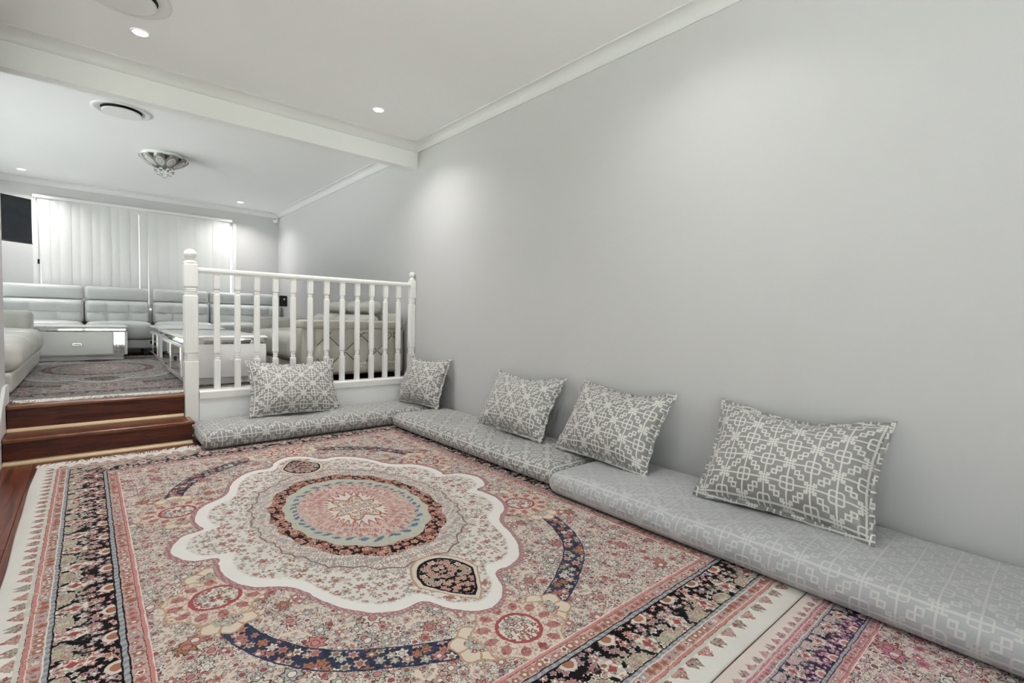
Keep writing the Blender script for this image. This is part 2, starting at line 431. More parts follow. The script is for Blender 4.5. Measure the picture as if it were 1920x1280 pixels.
        mb = flowers(n.comb(s+.3, e, 0), 38, .45, black, [P['salmon'], lilac, pink, rose, lilac, pink], [pale, rose], black, .9, 5, .25)
        mo = flowers(n.comb(s+.9, e, 0), 34, .47, black, [sage, pale, grey, pink, sage, cream], [P['salmon'], sage], P['ink'], .9, 5, .25)
        main = n.mix(n.soft(e+(wx-.5)*.04, .225, .245), mo, mb)
        per = .172
        u1 = ((s/per).fract()-.5)*per; e1 = e-.205
        dm = u1.abs()+e1.abs()*.8
        main = n.mix(n.lt(dm, .048+.01*(u1*90).cos()), main, flowers(se, 55, .45, pale, [sage, rust, rose, cream], [red, cream], P['ink2'], .7))
        main = n.mix(n.lt(dm, .014), main, red)
        u2 = (((s/per)+.5).fract()-.5)*per; e2 = e-.298
        d2 = (u2*u2+e2*e2*1.3).sqrt()
        main = n.mix(n.lt(d2, .030), main, cream)
        main = n.mix(n.lt(d2, .018), main, rust)
        e3 = e-.175; d3 = (u2*u2+e3*e3*1.8).sqrt()
        main = n.mix(n.lt(d3, .042), main, flowers(se, 50, .45, P['mainout'], [pink, cream, grey, lilac], [rose, cream], P['ink2'], .8))
        col = n.mix(n.lt(e, .308), col, main)
        col = n.mix(n.lt(e, .160), col, black)
        col = n.mix(n.lt(e, .156), col, braid)
        col = n.mix(n.lt(e, .145), col, pale)
        col = n.mix(n.lt(e, .141), col, minor)
        col = n.mix(n.lt(e, .112), col, pale)
        col = n.mix(n.lt(e, .109), col, n.mix(n.gt((s*160+e*120).sin(), .2), P['pinkline'], rose))
        col = n.mix(n.lt(e, .098), col, black)
        col = n.mix(n.lt(e, .0965), col, P['edge'])
        per2 = .145
        v1 = ((s/per2).fract()-.5).abs()*per2; v2 = (((s/per2)+.5).fract()-.5).abs()*per2
        f1 = n.lt(v1*1.15+(e-.078).abs()*1.0+(ux-.5)*.02, .036); f2 = n.lt((v2-.010).abs()*1.9+(e-.072).abs()+(uy-.5)*.012, .031)
        row = flowers(se, 70, .5, pink, [rust, P['salmon'], sage, rose], [pale, red], P['ink2'], .7)
        col = n.mix(f1, col, row); col = n.mix(f2, col, flowers(se, 90, .5, sage, [red, rose, sage, grey], [red, sage], P['ink'], .8))
        col = n.mix(n.band(e, .084, .0965), col, n.mix(wx, P['edge'], sage))
    t1, _ = n.noise(o, 500, 2); t2, _ = n.noise(o, 5, 3)
    tone = (.80+t1*.28+t2*.16)*P.get('gain', 1.0)
    hsv = n.new('ShaderNodeHueSaturation'); n.link(col, hsv.inputs['Color']); n.link(tone, hsv.inputs['Value']); hsv.inputs['Saturation'].default_value = P.get('sat', 1.0)
    n.link(V(n, hsv.outputs[0]), b.inputs['Base Color'])
    b.inputs['Roughness'].default_value = .9; b.inputs['Specular IOR Level'].default_value = .15; b.inputs['Sheen Weight'].default_value = .0
    bp = n.new('ShaderNodeBump'); bp.inputs['Strength'].default_value = .35; bp.inputs['Distance'].default_value = .003
    n.link(t1, bp.inputs['Height']); n.link(V(n, bp.outputs[0]), b.inputs['Normal'])
    return mt

PAL = dict(cream=(.52, .455, .405), pale=(.57, .525, .475), pink=(.42, .27, .245), rose=(.36, .15, .14), rust=(.26, .115, .07), red=(.25, .05, .055), sage=(.34, .34, .28),
           grey=(.32, .31, .30), blue=(.075, .13, .20), navy=(.022, .030, .062), black=(.007, .006, .007), lilac=(.33, .25, .27), medground=(.58, .545, .51), ink=(.065, .042, .036), ink2=(.17, .115, .095),
           gold=(.36, .23, .14), salmon=(.45, .25, .20), blossom=(.56, .47, .39), halo=(.67, .64, .61), mauve=(.25, .13, .14), pinkline=(.42, .17, .16), steel=(.20, .21, .25),
           narrow=(.5, .3, .25), mainout=(.36, .33, .23), mainin=(.36, .22, .23), edge=(.63, .60, .56))
PAL2 = dict(PAL, cream=(.56, .46, .42), pink=(.46, .27, .29), rose=(.40, .13, .20), rust=(.34, .15, .15), sage=(.38, .35, .33), lilac=(.33, .22, .30), black=(.03, .02, .045), salmon=(.48, .28, .29), edge=(.62, .54, .50), mainout=(.40, .34, .33), gold=(.45, .25, .25))
PAL3 = dict(PAL, cream=(.36, .34, .325), pale=(.40, .385, .37), pink=(.30, .23, .21), rose=(.22, .13, .12), rust=(.20, .11, .085), red=(.16, .07, .065), sage=(.22, .215, .20), grey=(.20, .20, .20), blue=(.10, .11, .125),
            navy=(.06, .06, .065), black=(.03, .03, .03), lilac=(.20, .18, .19), ink=(.07, .06, .06), ink2=(.14, .12, .115), gold=(.22, .17, .14), salmon=(.28, .20, .18), blossom=(.36, .33, .31), medground=(.38, .37, .36), halo=(.42, .405, .39), mauve=(.11, .09, .09),
            pinkline=(.20, .15, .14), steel=(.13, .13, .14), mainout=(.18, .17, .16), mainin=(.22, .17, .165), edge=(.26, .25, .24))
for z_ in ('border', 'field', 'medallion'):
    M['carpet_'+z_] = carpet('persian_carpet_'+z_, 1.285, 1.775, PAL, z_)
    M['carpet3_'+z_] = carpet('grey_persian_carpet_'+z_, 1.05, 1.80, PAL3, z_, 5.1, .72)
M['carpet2_border'] = carpet('pink_persian_carpet_border', 1.285, 1.0, PAL2, 'border', 3.3, .62)
M['carpet2_field'] = carpet('pink_persian_carpet_field', 1.285, 1.0, PAL2, 'plain', 3.3, .62)

# ------------------------------------------------------------------ mesh helpers
def obj(name, bm, mt, parent=None, smooth=False, loc=None):
    me = bpy.data.meshes.new(name)
    if isinstance(bm, bmesh.types.BMesh):
        bmesh.ops.recalc_face_normals(bm, faces=bm.faces)
        bm.to_mesh(me); bm.free()
    else:
        me.from_pydata(*bm); me.update()
    if smooth:
        me.polygons.foreach_set('use_smooth', [True]*len(me.polygons))
    me.materials.append(M[mt] if isinstance(mt, str) else mt)
    o = bpy.data.objects.new(name, me); COL.objects.link(o)
    if parent: o.parent = parent
    if loc is not None: o.location = loc
    return o
def auto_smooth(o, deg=40):
    me = o.data
    me.polygons.foreach_set('use_smooth', [True]*len(me.polygons))
    bm = bmesh.new(); bm.from_mesh(me)
    for e in bm.edges:
        if len(e.link_faces) == 2 and e.calc_face_angle(0) > radians(deg): e.smooth = False
    bm.to_mesh(me); bm.free()
def tag(o, label=None, cat=None, group=None, kind=None):
    if label: o['label'] = label
    if cat: o['category'] = cat
    if group: o['group'] = group
    if kind: o['kind'] = kind
    return o
def thing(name, label, cat, loc=(0, 0, 0), rotz=0, group=None):
    o = bpy.data.objects.new(name, None); COL.objects.link(o); o.empty_display_size = .1
    o.location = loc; o.rotation_euler = (0, 0, rotz)
    return tag(o, label, cat, group)
def copy_tree(o, parent=None):
    c = o.copy(); COL.objects.link(c); c.parent = parent
    for ch in [k for k in COL.objects if k.parent == o]: copy_tree(ch, c)
    return c
def bx(bm, x0, x1, y0, y1, z0, z1, bev=0, seg=1):
    r = bmesh.ops.create_cube(bm, size=1)
    for v in r['verts']:
        v.co = Vector((x0+(v.co.x+.5)*(x1-x0), y0+(v.co.y+.5)*(y1-y0), z0+(v.co.z+.5)*(z1-z0)))
    if bev:
        es = list({e for v in r['verts'] for e in v.link_edges})
        bmesh.ops.bevel(bm, geom=es, offset=bev, segments=seg, affect='EDGES', profile=.5)
    return bm
def box(name, x0, x1, y0, y1, z0, z1, mt, parent=None, bev=0, seg=1):
    return obj(name, bx(bmesh.new(), x0, x1, y0, y1, z0, z1, bev, seg), mt, parent)
def loft(bm, sections, closed=True, caps=True):
    """sections: lists of 3D points, same length"""
    rings = [[bm.verts.new(p) for p in s] for s in sections]
    k = len(rings[0])
    for A, B in zip(rings, rings[1:]):
        for i in range(k if closed else k-1):
            j = (i+1) % k
            bm.faces.new((A[i], A[j], B[j], B[i]))
    if caps:
        bm.faces.new(rings[0][::-1]); bm.faces.new(rings[-1])
    return bm
def lathe(bm, prof, c=(0, 0, 0), seg=24, caps=True):
    secs = [[(c[0]+r*cos(2*pi*i/seg), c[1]+r*sin(2*pi*i/seg), c[2]+z) for i in range(seg)] for r, z in prof]
    return loft(bm, secs, True, caps)
def prism(bm, poly, d0, d1, axis):
    """poly of 2D points extruded along axis (0,1,2) from d0 to d1"""
    def p(q, d):
        q = list(q); q.insert(axis, d); return q
    return loft(bm, [[p(q, d0) for q in poly], [p(q, d1) for q in poly]])
def tube(bm, pts, r, seg=8):
    pts = [Vector(p) for p in pts]; secs = []
    for i, p in enumerate(pts):
        t = (pts[min(i+1, len(pts)-1)]-pts[max(i-1, 0)]).normalized()
        u = t.orthogonal().normalized() if i == 0 else (u-t*u.dot(t)).normalized()
        v = t.cross(u)
        secs.append([p+(u*cos(2*pi*k/seg)+v*sin(2*pi*k/seg))*r for k in range(seg)])
    return loft(bm, secs)
def rbox(c, size, r, n=10, fn=None, uv=False, exps=None):
    """soft rounded box as (bmesh); fn(p, u) displaces a point, u in [-1,1]^3"""
    bm = bmesh.new(); hx, hy, hz = (s/2 for s in size); cache = {}
    lay = bm.loops.layers.uv.new('UVMap') if uv else None
    def params(h):
        k = n; rr = min(r, h*.999)
        a = [-1+ (1-cos(i/3*pi/2))*(rr/h) if False else -1+(rr/h)*(1-cos(pi/2*i/3)) for i in range(4)]
        b = [-x for x in a[::-1]]
        mid = [a[-1]+(b[0]-a[-1])*i/k for i in range(1, k)]
        return a+mid+b
    H = (hx, hy, hz); PR = [params(h) for h in H]
    def pt(u):
        key = tuple(round(x, 5) for x in u)
        if key in cache: return cache[key]
        core = [max(-(H[i]-min(r, H[i]*.999)), min(H[i]-min(r, H[i]*.999), u[i]*H[i])) for i in range(3)]
        d = Vector([u[i]*H[i]-core[i] for i in range(3)])
        # push onto rounded surface
        dd = Vector([d[i]/max(min(r, H[i]*.999), 1e-6) for i in range(3)])
        L = dd.length
        if L > 1e-6: dd = dd/L
        p = Vector([core[i]+dd[i]*min(r, H[i]*.999) for i in range(3)])
        if fn: p = fn(p, u)
        v = bm.verts.new(Vector(c)+p); cache[key] = v; return v
    for ax in range(3):
        i1, i2 = (ax+1) % 3, (ax+2) % 3
        for sgn in (-1, 1):
            for ia in range(len(PR[i1])-1):
                for ib in range(len(PR[i2])-1):
                    q = []
                    for da, db in ((0, 0), (1, 0), (1, 1), (0, 1)):
                        u = [0, 0, 0]; u[ax] = sgn; u[i1] = PR[i1][ia+da]; u[i2] = PR[i2][ib+db]; q.append(pt(u))
                    if sgn < 0: q = q[::-1]
                    if len(set(q)) == 4:
                        try: f = bm.faces.new(q)
                        except ValueError: continue
                        if lay:
                            for lp in f.loops:
                                p = lp.vert.co-Vector(c); down = hz-p.z
                                if ax == 0: lp[lay].uv = (sgn*(hx+down-r*.4), p.y)
                                elif ax == 1: lp[lay].uv = (p.x, sgn*(hy+down-r*.4))
                                else: lp[lay].uv = (p.x, p.y)
    return bm
def struct(o, label=None): return tag(o, label, kind='structure')

# ------------------------------------------------------------------ the setting
T = .10
# floors
fl = struct(box('floor', XA-.1, XW+.1, YF-.1, 4.80, -.06, -.016, 'jarrah'), 'dark red timber floor of the lower room')
pw = .13; base_me = None; nx = int((XW-XA)/pw)+1
for i in range(nx):
    y = YF-random.random()*1.6
    while y < 4.345:
        L = 1.9; y0, y1 = max(y, YF), min(y+L, 4.345)
        x0 = XA+i*pw
        if y1-y0 > .05 and x0 < .35:
            if base_me is None:
                base_o = box('plank', .0006, pw-.0006, .0008, .9992, -.016, 0, 'jarrah', fl, bev=.0012); base_me = base_o.data; po = base_o
            else:
                po = bpy.data.objects.new('plank', base_me); COL.objects.link(po); po.parent = fl
            po.location = (x0, y0, 0); po.scale = (1, y1-y0, 1)
        y += L
struct(box('floor_subfloor', .32, XW, YF, 4.56, -.016, -.001, 'jarrah'), 'dark red timber floor under the rugs')
struct(box('floor_upper', XUL-.05, XW+.05, 4.645, YB+.05, -.016, ZU, 'jarrah_step'), 'dark timber floor of the raised room')
# ceiling
struct(box('ceiling', XA-.1, XW+.1, YF-.1, YB+.2, ZC, ZC+.08, 'ceiling'), 'white plasterboard ceiling')
# walls
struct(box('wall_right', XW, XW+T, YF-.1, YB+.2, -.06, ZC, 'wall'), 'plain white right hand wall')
WX0, WX1, WZ0, WZ1 = -.50, 1.90, .98, 2.47
bm = bmesh.new()
bx(bm, XUL-.1, WX0, YB, YB+.12, 0, ZC); bx(bm, WX1, XW, YB, YB+.12, 0, ZC); bx(bm, WX0, WX1, YB, YB+.12, 0, WZ0); bx(bm, WX0, WX1, YB, YB+.12, WZ1, ZC)
struct(obj('wall_back', bm, 'wall'), 'white end wall of the raised room')
d = SC_UP; bm = bmesh.new()
bx(bm, XUL-.1, XUL, 4.75, d['y0'], 0, ZC); bx(bm, XUL-.1, XUL, d['y1'], YB, 0, ZC); bx(bm, XUL-.1, XUL, d['y0'], d['y1'], d['z1'], ZC); bx(bm, XUL-.1, XUL, d['y0'], d['y1'], 0, d['z0'])
struct(obj('wall_upper_left', bm, 'wall'), 'white left wall of the raised room')
struct(box('wall_left', XL-T, XL, 3.0, 4.78, -.06, ZC, 'wall'), 'white wall end beside the steps')
struct(box('wall_partition', XUL-.1, XL-T, 4.65, 4.75, -.06, ZC, 'wall'), 'white partition beside the steps')
struct(box('wall_hall', XA-.1, XL-T, 3.0, 3.1, -.06, ZC, 'wall'), 'white wall of the adjoining space')
d = SC_SIDE; bm = bmesh.new()
bx(bm, XA-.1, XA, YF, d['y0'], -.06, ZC); bx(bm, XA-.1, XA, d['y1'], 3.0, -.06, ZC); bx(bm, XA-.1, XA, d['y0'], d['y1'], d['z1'], ZC); bx(bm, XA-.1, XA, d['y0'], d['y1'], -.06, d['z0'])
struct(obj('wall_side', bm, 'wall'), 'white wall with the added side window')
d = SC_DOOR; bm = bmesh.new()
bx(bm, XA-.1, d['x0'], YF-.1, YF, -.06, ZC); bx(bm, d['x1'], XW, YF-.1, YF, -.06, ZC); bx(bm, d['x0'], d['x1'], YF-.1, YF, d['z1'], ZC)
struct(obj('wall_front', bm, 'wall'), 'white wall with glass door')
# glass door behind the camera; unseen side window added for its light
def glazed(name, axis, a0, a1, z0, z1, d0, panels, label):
    root = box(name, 0, 0, 0, 0, 0, 0, 'trim') if False else None
    bm = bmesh.new(); fw = .05 if name != 'window_1' else .014
    def b3(p0, p1, q0, q1, t0, t1):
        if axis == 'y': bx(bm, p0, p1, d0+t0, d0+t1, q0, q1)
        else: bx(bm, d0+t0, d0+t1, p0, p1, q0, q1)
    b3(a0, a1, z1-fw, z1, .02, .08); b3(a0, a1, z0, z0+fw, .02, .08)
    for i in range(panels+1):
        p = a0+(a1-a0-fw)*i/panels; b3(p, p+fw, z0+fw, z1-fw, .02, .08)
    fr = struct(obj(name, bm, 'trim'), label)
    for i in range(panels):
        bm = bmesh.new(); p0 = a0+(a1-a0-fw)*i/panels+fw; p1 = a0+(a1-a0-fw)*(i+1)/panels
        b3(p0, p1, z0+fw, z1-fw, .045, .051)
        obj('pane', bm, 'pane', fr)
    return fr
glazed('door_1', 'y', SC_DOOR['x0'], SC_DOOR['x1'], -.015, SC_DOOR['z1'], YF-.1, 3, 'white framed sliding glass door')
glazed('window_2', 'x', SC_SIDE['y0'], SC_SIDE['y1'], SC_SIDE['z0'], SC_SIDE['z1'], XA-.1, 3, 'added unseen side window that lights the right wall')
glazed('window_3', 'x', SC_UP['y0'], SC_UP['y1'], SC_UP['z0'], SC_UP['z1'], XUL-.1, 3, 'unseen window assumed in the left wall, enlarged to brighten the raised room')
glazed('window_1', 'y', WX0, WX1, WZ0, WZ1, YB+.01, 3, 'white framed window behind the blind')
# unseen ground outside: pale concrete added to bounce sun onto the ceiling, lawn beyond
lawn = mat('bounce_concrete', (.56, .555, .53), .9, vary=.12, vscale=3, bump=.2, bscale=60)  # added sunlit reflector: pale ground that throws light up through the glazing
M['lawn'] = lawn
struct(box('ground', -14, 14, -16, YF-.12, -.20, -.10, 'lawn'), 'added pale concrete patio bouncing sunlight in through the glass door')
struct(box('ground', -14, XA-.12, YF-.12, 14, -.20, -.10, 'lawn'), 'added pale concrete ground bouncing sunlight in through the added side window')
M['grass'] = mat('lawn_grass', (.11, .13, .055), .9, vary=.4, vscale=8, bump=.6, bscale=80)
struct(box('ground', -14, 14, -16, -5.8, -.10, -.085, 'grass'), 'green lawn beyond the patio')
# beam between the rooms
struct(box('ceiling_beam', XL-T, XW, 4.572, 4.682, 2.528, ZC, 'beam'), 'white beam between the two rooms')
# cornices (cove profile)
def cove(k=.082):
    pts = [(0, 0), (0, -k), (.010, -k), (.010, -k+.008)]
    for i in range(7):
        t = i/6*pi/2
        pts.append((.012+(k-.022)*(1-cos(t)), -k+.010+(k-.020)*sin(t)))
    pts += [(k, -.010), (k, 0)]
    return pts
def cornice(name, p0, p1, nrm, label):
    """along p0->p1 at ceiling height, profile pushing out along nrm"""
    bm = bmesh.new(); n2 = Vector((*nrm, 0))
    secs = []
    for p in (p0, p1):
        secs.append([Vector((p[0], p[1], ZC))+n2*a_+Vector((0, 0, b_)) for a_, b_ in cove()])
    loft(bm, secs)
    o = obj(name, bm, 'trim'); auto_smooth(o, 35); return struct(o, label)
cornice('trim_1', (XW, YF), (XW, 4.572), (-1, 0), 'white cove cornice along the right wall')
cornice('trim_2', (XL, 4.572), (XW-.0, 4.572), (0, -1), 'white cove cornice along the beam')
cornice('trim_3', (XW, 4.682), (XW, YB), (-1, 0), 'white cove cornice of the raised room')
cornice('trim_4', (XUL, YB), (XW, YB), (0, -1), 'white cove cornice above the window')
cornice('trim_5', (XUL, 4.75), (XUL, YB), (1, 0), 'white cove cornice on the left')
# knee wall below the balustrade
struct(box('wall_knee', .66, XW, 4.56, 4.645, -.06, .300, 'beam'), 'low white wall under the balustrade')
struct(box('trim_6', .668, XW, 4.546, 4.556, .0, .285, 'beam'), 'white kick board')
# skirting by the steps
bm = bmesh.new()
prism(bm, [(4.785, ZU), (4.785, .465), (4.60, .465), (4.04, .115), (3.0, .115), (3.0, 0), (4.322, 0), (4.322, .17), (4.567, .17), (4.567, ZU+.004)], XL, XL+.017, 0)
struct(obj('baseboard_left', bm, 'trim'), 'white stepped skirting beside the steps')

struct(box('baseboard_hall', XL-T-.001, XL+.017, 2.985, 2.999, 0, .115, 'trim'), 'white skirting on the near wall end')
# ------------------------------------------------------------------ steps
st = thing('stair', 'two dark red timber steps with pale pine beading up to the raised room', 'steps', (0, 4.345, 0))
def sb(name, x0, x1, y0, y1, z0, z1, mt, bev=.002, seg=2):
    return box(name, x0, x1, y0-4.345, y1-4.345, z0, z1, mt, st, bev, seg)
XS = XL+.018
sb('riser', XS, .590, 4.345, 4.365, .0, .143, 'jarrah_step')
sb('tread', XS, .566, 4.352, 4.592, .143, .166, 'jarrah_step')
sb('nosing', XS, .606, 4.318, 4.352, .143, .168, 'nosing', .008, 3)
sb('end_nosing', .566, .600, 4.352, 4.545, .140, .1675, 'nosing', .004, 2)
sb('side_panel', .560, .586, 4.366, 4.545, .0, .140, 'jarrah_step')
sb('riser', XS, .570, 4.592, 4.612, .166, .317, 'jarrah_step')
sb('nosing', XS, .570, 4.566, 4.645, .317, .3425, 'nosing', .008, 3)
for y, z in ((4.345, 0), (4.592, .166)):
    bm = bmesh.new(); k = .022 if z else .026
    prism(bm, [(y-4.345-k, z+.0005), (y-4.345, z+.0005), (y-4.345, z+k), (y-4.345-k*.3, z+k*.93), (y-4.345-k*.93, z+k*.35)], XS, .590 if not z else .566, 0)
    obj('beading', bm, 'pine', st)

# ------------------------------------------------------------------ balustrade
bal = thing('balustrade', 'white painted timber balustrade with turned balusters and ball topped newel posts', 'balustrade', (.62, YK, 0))
def octs(c, h, ch): # 8 corner section
    x, y = c
    return [(x+h-ch, y-h), (x+h, y-h+ch), (x+h, y+h-ch), (x+h-ch, y+h), (x-h+ch, y+h), (x-h, y+h-ch), (x-h, y-h+ch), (x-h+ch, y-h)]
def prof_post(c, prof):
    bm = bmesh.new()
    loft(bm, [[(*p, z) for p in octs(c, h, ch)] for z, h, ch in prof]); return bm
bprof = [(.362, .021, .001), (.592, .021, .001), (.602, .020, .006), (.606, .0155, .0063), (.612, .0155, .0063), (.616, .0175, .007), (.622, .0175, .007), (.626, .0155, .0063), (.632, .0155, .0063), (.636, .0175, .007), (.642, .0175, .007), (.646, .016, .0065),
         (.652, .0185, .0055), (.664, .0215, .0055), (1.128, .0205, .0055), (1.140, .018, .0055), (1.146, .0155, .0063), (1.152, .0155, .0063), (1.156, .0175, .007), (1.162, .0175, .007), (1.166, .0155, .0063), (1.174, .0155, .0063), (1.180, .020, .006), (1.190, .021, .001), (1.303, .021, .001)]
b0 = None
for x in (.800, .950, 1.098, 1.246, 1.394, 1.543, 1.693, 1.842, 1.991, 2.140, 2.288, 2.433):
    if b0 is None: b0 = obj('baluster', prof_post((0, 0), bprof), 'gloss', bal); o = b0
    else: o = b0.copy(); COL.objects.link(o); o.parent = bal
    o.location = (x-.62, 0, 0)
def rail(name, prof, x0, x1):
    bm = bmesh.new(); loft(bm, [[(x-.62, p[0], p[1]) for p in prof] for x in (x0, x1)]); return obj(name, bm, 'gloss', bal)
rail('handrail', [(-.024, 1.302), (.024, 1.302), (.024, 1.310), (.031, 1.316), (.031, 1.332), (.022, 1.343), (0, 1.346), (-.022, 1.343), (-.031, 1.332), (-.031, 1.316), (-.024, 1.310)], .664, 2.556)
rail('bottom_rail', [(-.062, .3005), (.050, .3005), (.050, .352), (.044, .362), (-.044, .362), (-.062, .350)], .668, 2.6185)
rail('bed_mould', [(-.054, .286), (-.0405, .286), (-.0405, .3), (-.058, .3)], .668, 2.6185)
def newel(xc, yc, hw, half=False, label=None):
    """fluted newel post with ball; returns post object"""
    bm = bmesh.new(); g = hw*.10
    def sq(h, ch): return octs((0, 0), h, ch)
    def ring(r): return [(r*cos(radians(-67.5+45*i)), r*sin(radians(-67.5+45*i))) for i in range(8)]
    secs = []
    def add(z, pts): secs.append([(*p, z) for p in pts])
    add(.0005, sq(hw, .002)); add(.592, sq(hw, .002)); add(.602, sq(hw*.97, hw*.2))
    z = .604
    for k in range(3):
        add(z, sq(hw*.86, hw*.28)); add(z+.004, sq(hw*.86, hw*.28)); add(z+.006, sq(hw*.95, hw*.3)); add(z+.014, sq(hw*.95, hw*.3)); add(z+.016, sq(hw*.86, hw*.28)); z += .017
    add(.660, sq(hw*.90, hw*.26)); add(.672, sq(hw, hw*.16)); add(1.112, sq(hw, hw*.16)); add(1.124, sq(hw*.9, hw*.26))
    z = 1.126
    for k in range(3):
        add(z, sq(hw*.86, hw*.28)); add(z+.004, sq(hw*.86, hw*.28)); add(z+.006, sq(hw*.95, hw*.3)); add(z+.014, sq(hw*.95, hw*.3)); add(z+.016, sq(hw*.86, hw*.28)); z += .017
    add(1.180, sq(hw*.9, hw*.2)); add(1.192, sq(hw, .002)); add(1.360, sq(hw, .002)); add(1.368, sq(hw*.93, hw*.06))
    loft(bm, secs)
    p = obj('newel_post', bm, 'gloss', bal, loc=(xc-.62, yc-YK, 0))
    # flutes: raised reeds with grooves between, on the four faces
    bm = bmesh.new()
    for ang in range(4):
        for off in (-.42, 0, .42):
            q = bmesh.ops.create_cube(bm, size=1)
            for v in q['verts']:
                t = Vector((off*hw+v.co.x*hw*.30, -hw-.0005+v.co.y*.004, .892+v.co.z*(.36 if off else .36)))
                v.co = Matrix.Rotation(ang*pi/2, 3, 'Z') @ t
            es = list({e for v in q['verts'] for e in v.link_edges if abs((e.verts[0].co-e.verts[1].co).z) > .1})
            bmesh.ops.bevel(bm, geom=es, offset=.0012, segments=1, affect='EDGES')
    obj('fluting', bm, 'gloss', p)
    bm = bmesh.new()
    R_ = hw*1.0
    prof = [(hw*.90, 1.368), (hw*.98, 1.374), (hw*.98, 1.382), (hw*.7, 1.392), (hw*.45, 1.398), (hw*.42, 1.404)]
    zc_ = 1.404+.0+hw*.86
    for i in range(1, 12):
        t = -pi/2+.35+(pi-.35)*i/11.0
        prof.append((max(.0008, R_*cos(t)*.97), zc_+R_*sin(t)*.92))
    lathe(bm, prof, seg=20)
    obj('ball_finial', bm, 'gloss', p, smooth=True)
newel(.6185, 4.597, .0465)
newel(2.587, 4.597, .0315)

# ------------------------------------------------------------------ rugs
def rug(name, hx, hy, cx, cy, z, mt, label, fringe=(), wav=.004, th=.0065, bs=1.0, medallion=True):
    root = thing(name, label, 'rug', (cx, cy, z))
    def P3(x, y, lip=0):
        x2 = x+(wav*sin(y*3.1+cx)+wav*.5*sin(y*8.3))*(abs(x)/hx)**4
        y2 = y+wav*.6*sin(x*5.0)*(abs(y)/hy)**4
        return (x2, y2, .0006 if lip == 2 else th+.0008*sin(x*7+y*4)*sin(y*5-x*3)-(.004 if lip else 0))
    bw = .382*bs; ix, iy = hx-bw, hy-bw
    # outline points all round, shared by the zones
    K = 240
    def rect(t, ax, ay):
        """point on a rectangle for a perimeter parameter (corner-aligned)"""
        k = int(t*4) % 4; f = t*4-int(t*4); c = [(-ax, -ay), (ax, -ay), (ax, ay), (-ax, ay)]
        p, q2 = c[k], c[(k+1) % 4]
        return p[0]+(q2[0]-p[0])*f, p[1]+(q2[1]-p[1])*f
    def zone_mesh(name, rows, mt_, cap=False):
        bm = bmesh.new(); R_ = [[bm.verts.new(p) for p in row] for row in rows]
        for A, B in zip(R_, R_[1:]):
            for i in range(len(A)): bm.faces.new((A[i], A[(i+1) % len(A)], B[(i+1) % len(A)], B[i]))
        if cap: bm.faces.new(R_[-1])
        me_o = obj(name, bm, mt_, root, smooth=True)
        return me_o
    rows = [[P3(*rect(i/K, hx, hy), 2) for i in range(K)], [P3(*rect(i/K, hx, hy), 1) for i in range(K)]]
    for j in range(0, 7):
        t = .006+(bw-.006)*j/6; rows.append([P3(*rect(i/K, hx-t, hy-t)) for i in range(K)])
    zone_mesh('border', rows, mt+'_border')
    sc_ = medallion
    def cont(x, y):
        an = atan2(abs(y), abs(x)); rr = (r1(an/(pi/2))+.024); k = atan2(y, x); return rr*cos(k), rr*sin(k)
    rim = [rect(i/K, ix, iy) for i in range(K)]
    if medallion:
        KM = 360
        def rimr(k):   # ray from centre to the inner rectangle
            c_, s_ = cos(k), sin(k); t = min(ix/max(abs(c_), 1e-9), iy/max(abs(s_), 1e-9)); return t*c_, t*s_
        angs = sorted([2*pi*i/KM for i in range(KM)]+[atan2(sy_*iy, sx_*ix) % (2*pi) for sx_ in (-1, 1) for sy_ in (-1, 1)])
        rows = []
        for j in range(9):
            t = j/8; row = []
            for k in angs:
                A = rimr(k); B = cont(cos(k), sin(k)); row.append(P3(A[0]+(B[0]-A[0])*t, A[1]+(B[1]-A[1])*t))
            rows.append(row)
        zone_mesh('field', rows, mt+'_field')
        rows2 = [rows[-1]]
        for j in range(1, 10):
            t = 1-j/10; rows2.append([P3(*(c*t for c in cont(cos(k), sin(k)))) for k in angs])
        zone_mesh('medallion', rows2, mt+'_medallion', True)
    else:
        rows = [[P3(x*(1-j/10), y*(1-j/10)) for (x, y) in rim] for j in range(10)]
        zone_mesh('field', rows, mt+'_field', True)
    for (side, step, ln, x0, x1) in fringe:
        bm = bmesh.new(); x = x0
        while x < x1:
            tilt = random.uniform(-.5, .5)+.6*sin(x*9); l = ln*random.uniform(.7, 1.15); px, py = x, side*(hy-.004)
            pts = []
            for k in range(5):
                t = k/4
                pts.append((px+tilt*l*t*t*.6+random.uniform(-.002, .002), py+side*l*t, .004-.003*min(1, t*2)+random.uniform(0, .0015)))
            w0 = step*.55
            L_ = []
            for k, p in enumerate(pts):
                ww = w0*(1-.45*k/4)
                L_.append((bm.verts.new((p[0]-ww, p[1], p[2])), bm.verts.new((p[0], p[1], p[2]+.0018)), bm.verts.new((p[0]+ww, p[1], p[2]))))
            for A, B in zip(L_, L_[1:]):
                bm.faces.new((A[0], A[1], B[1], B[0])); bm.faces.new((A[1], A[2], B[2], B[1]))
            x += step*random.uniform(.8, 1.2)
        tag(obj('fringe', bm, 'fringe', root), kind='stuff')
    return root
rug('persian_rug', 1.285, 1.775, 1.035, 2.385, .0, 'carpet', 'large cream and rose patterned rug with central medallion and dark floral border', fringe=((1, .006, .085, -1.29, 1.28),))
rug('persian_rug', 1.285, 1.0, 1.035, -.394, .0, 'carpet2', 'pink and violet patterned rug butted against the large medallion rug', bs=.62, medallion=False)
ur = rug('persian_rug', 1.05, 1.80, .10, 6.99, ZU, 'carpet3', 'grey faded medallion rug in the raised room with white fringe', fringe=((-1, .0045, .096, -.405, 1.05),), bs=.72)
ur.scale = (1.22, 1.22, 1)

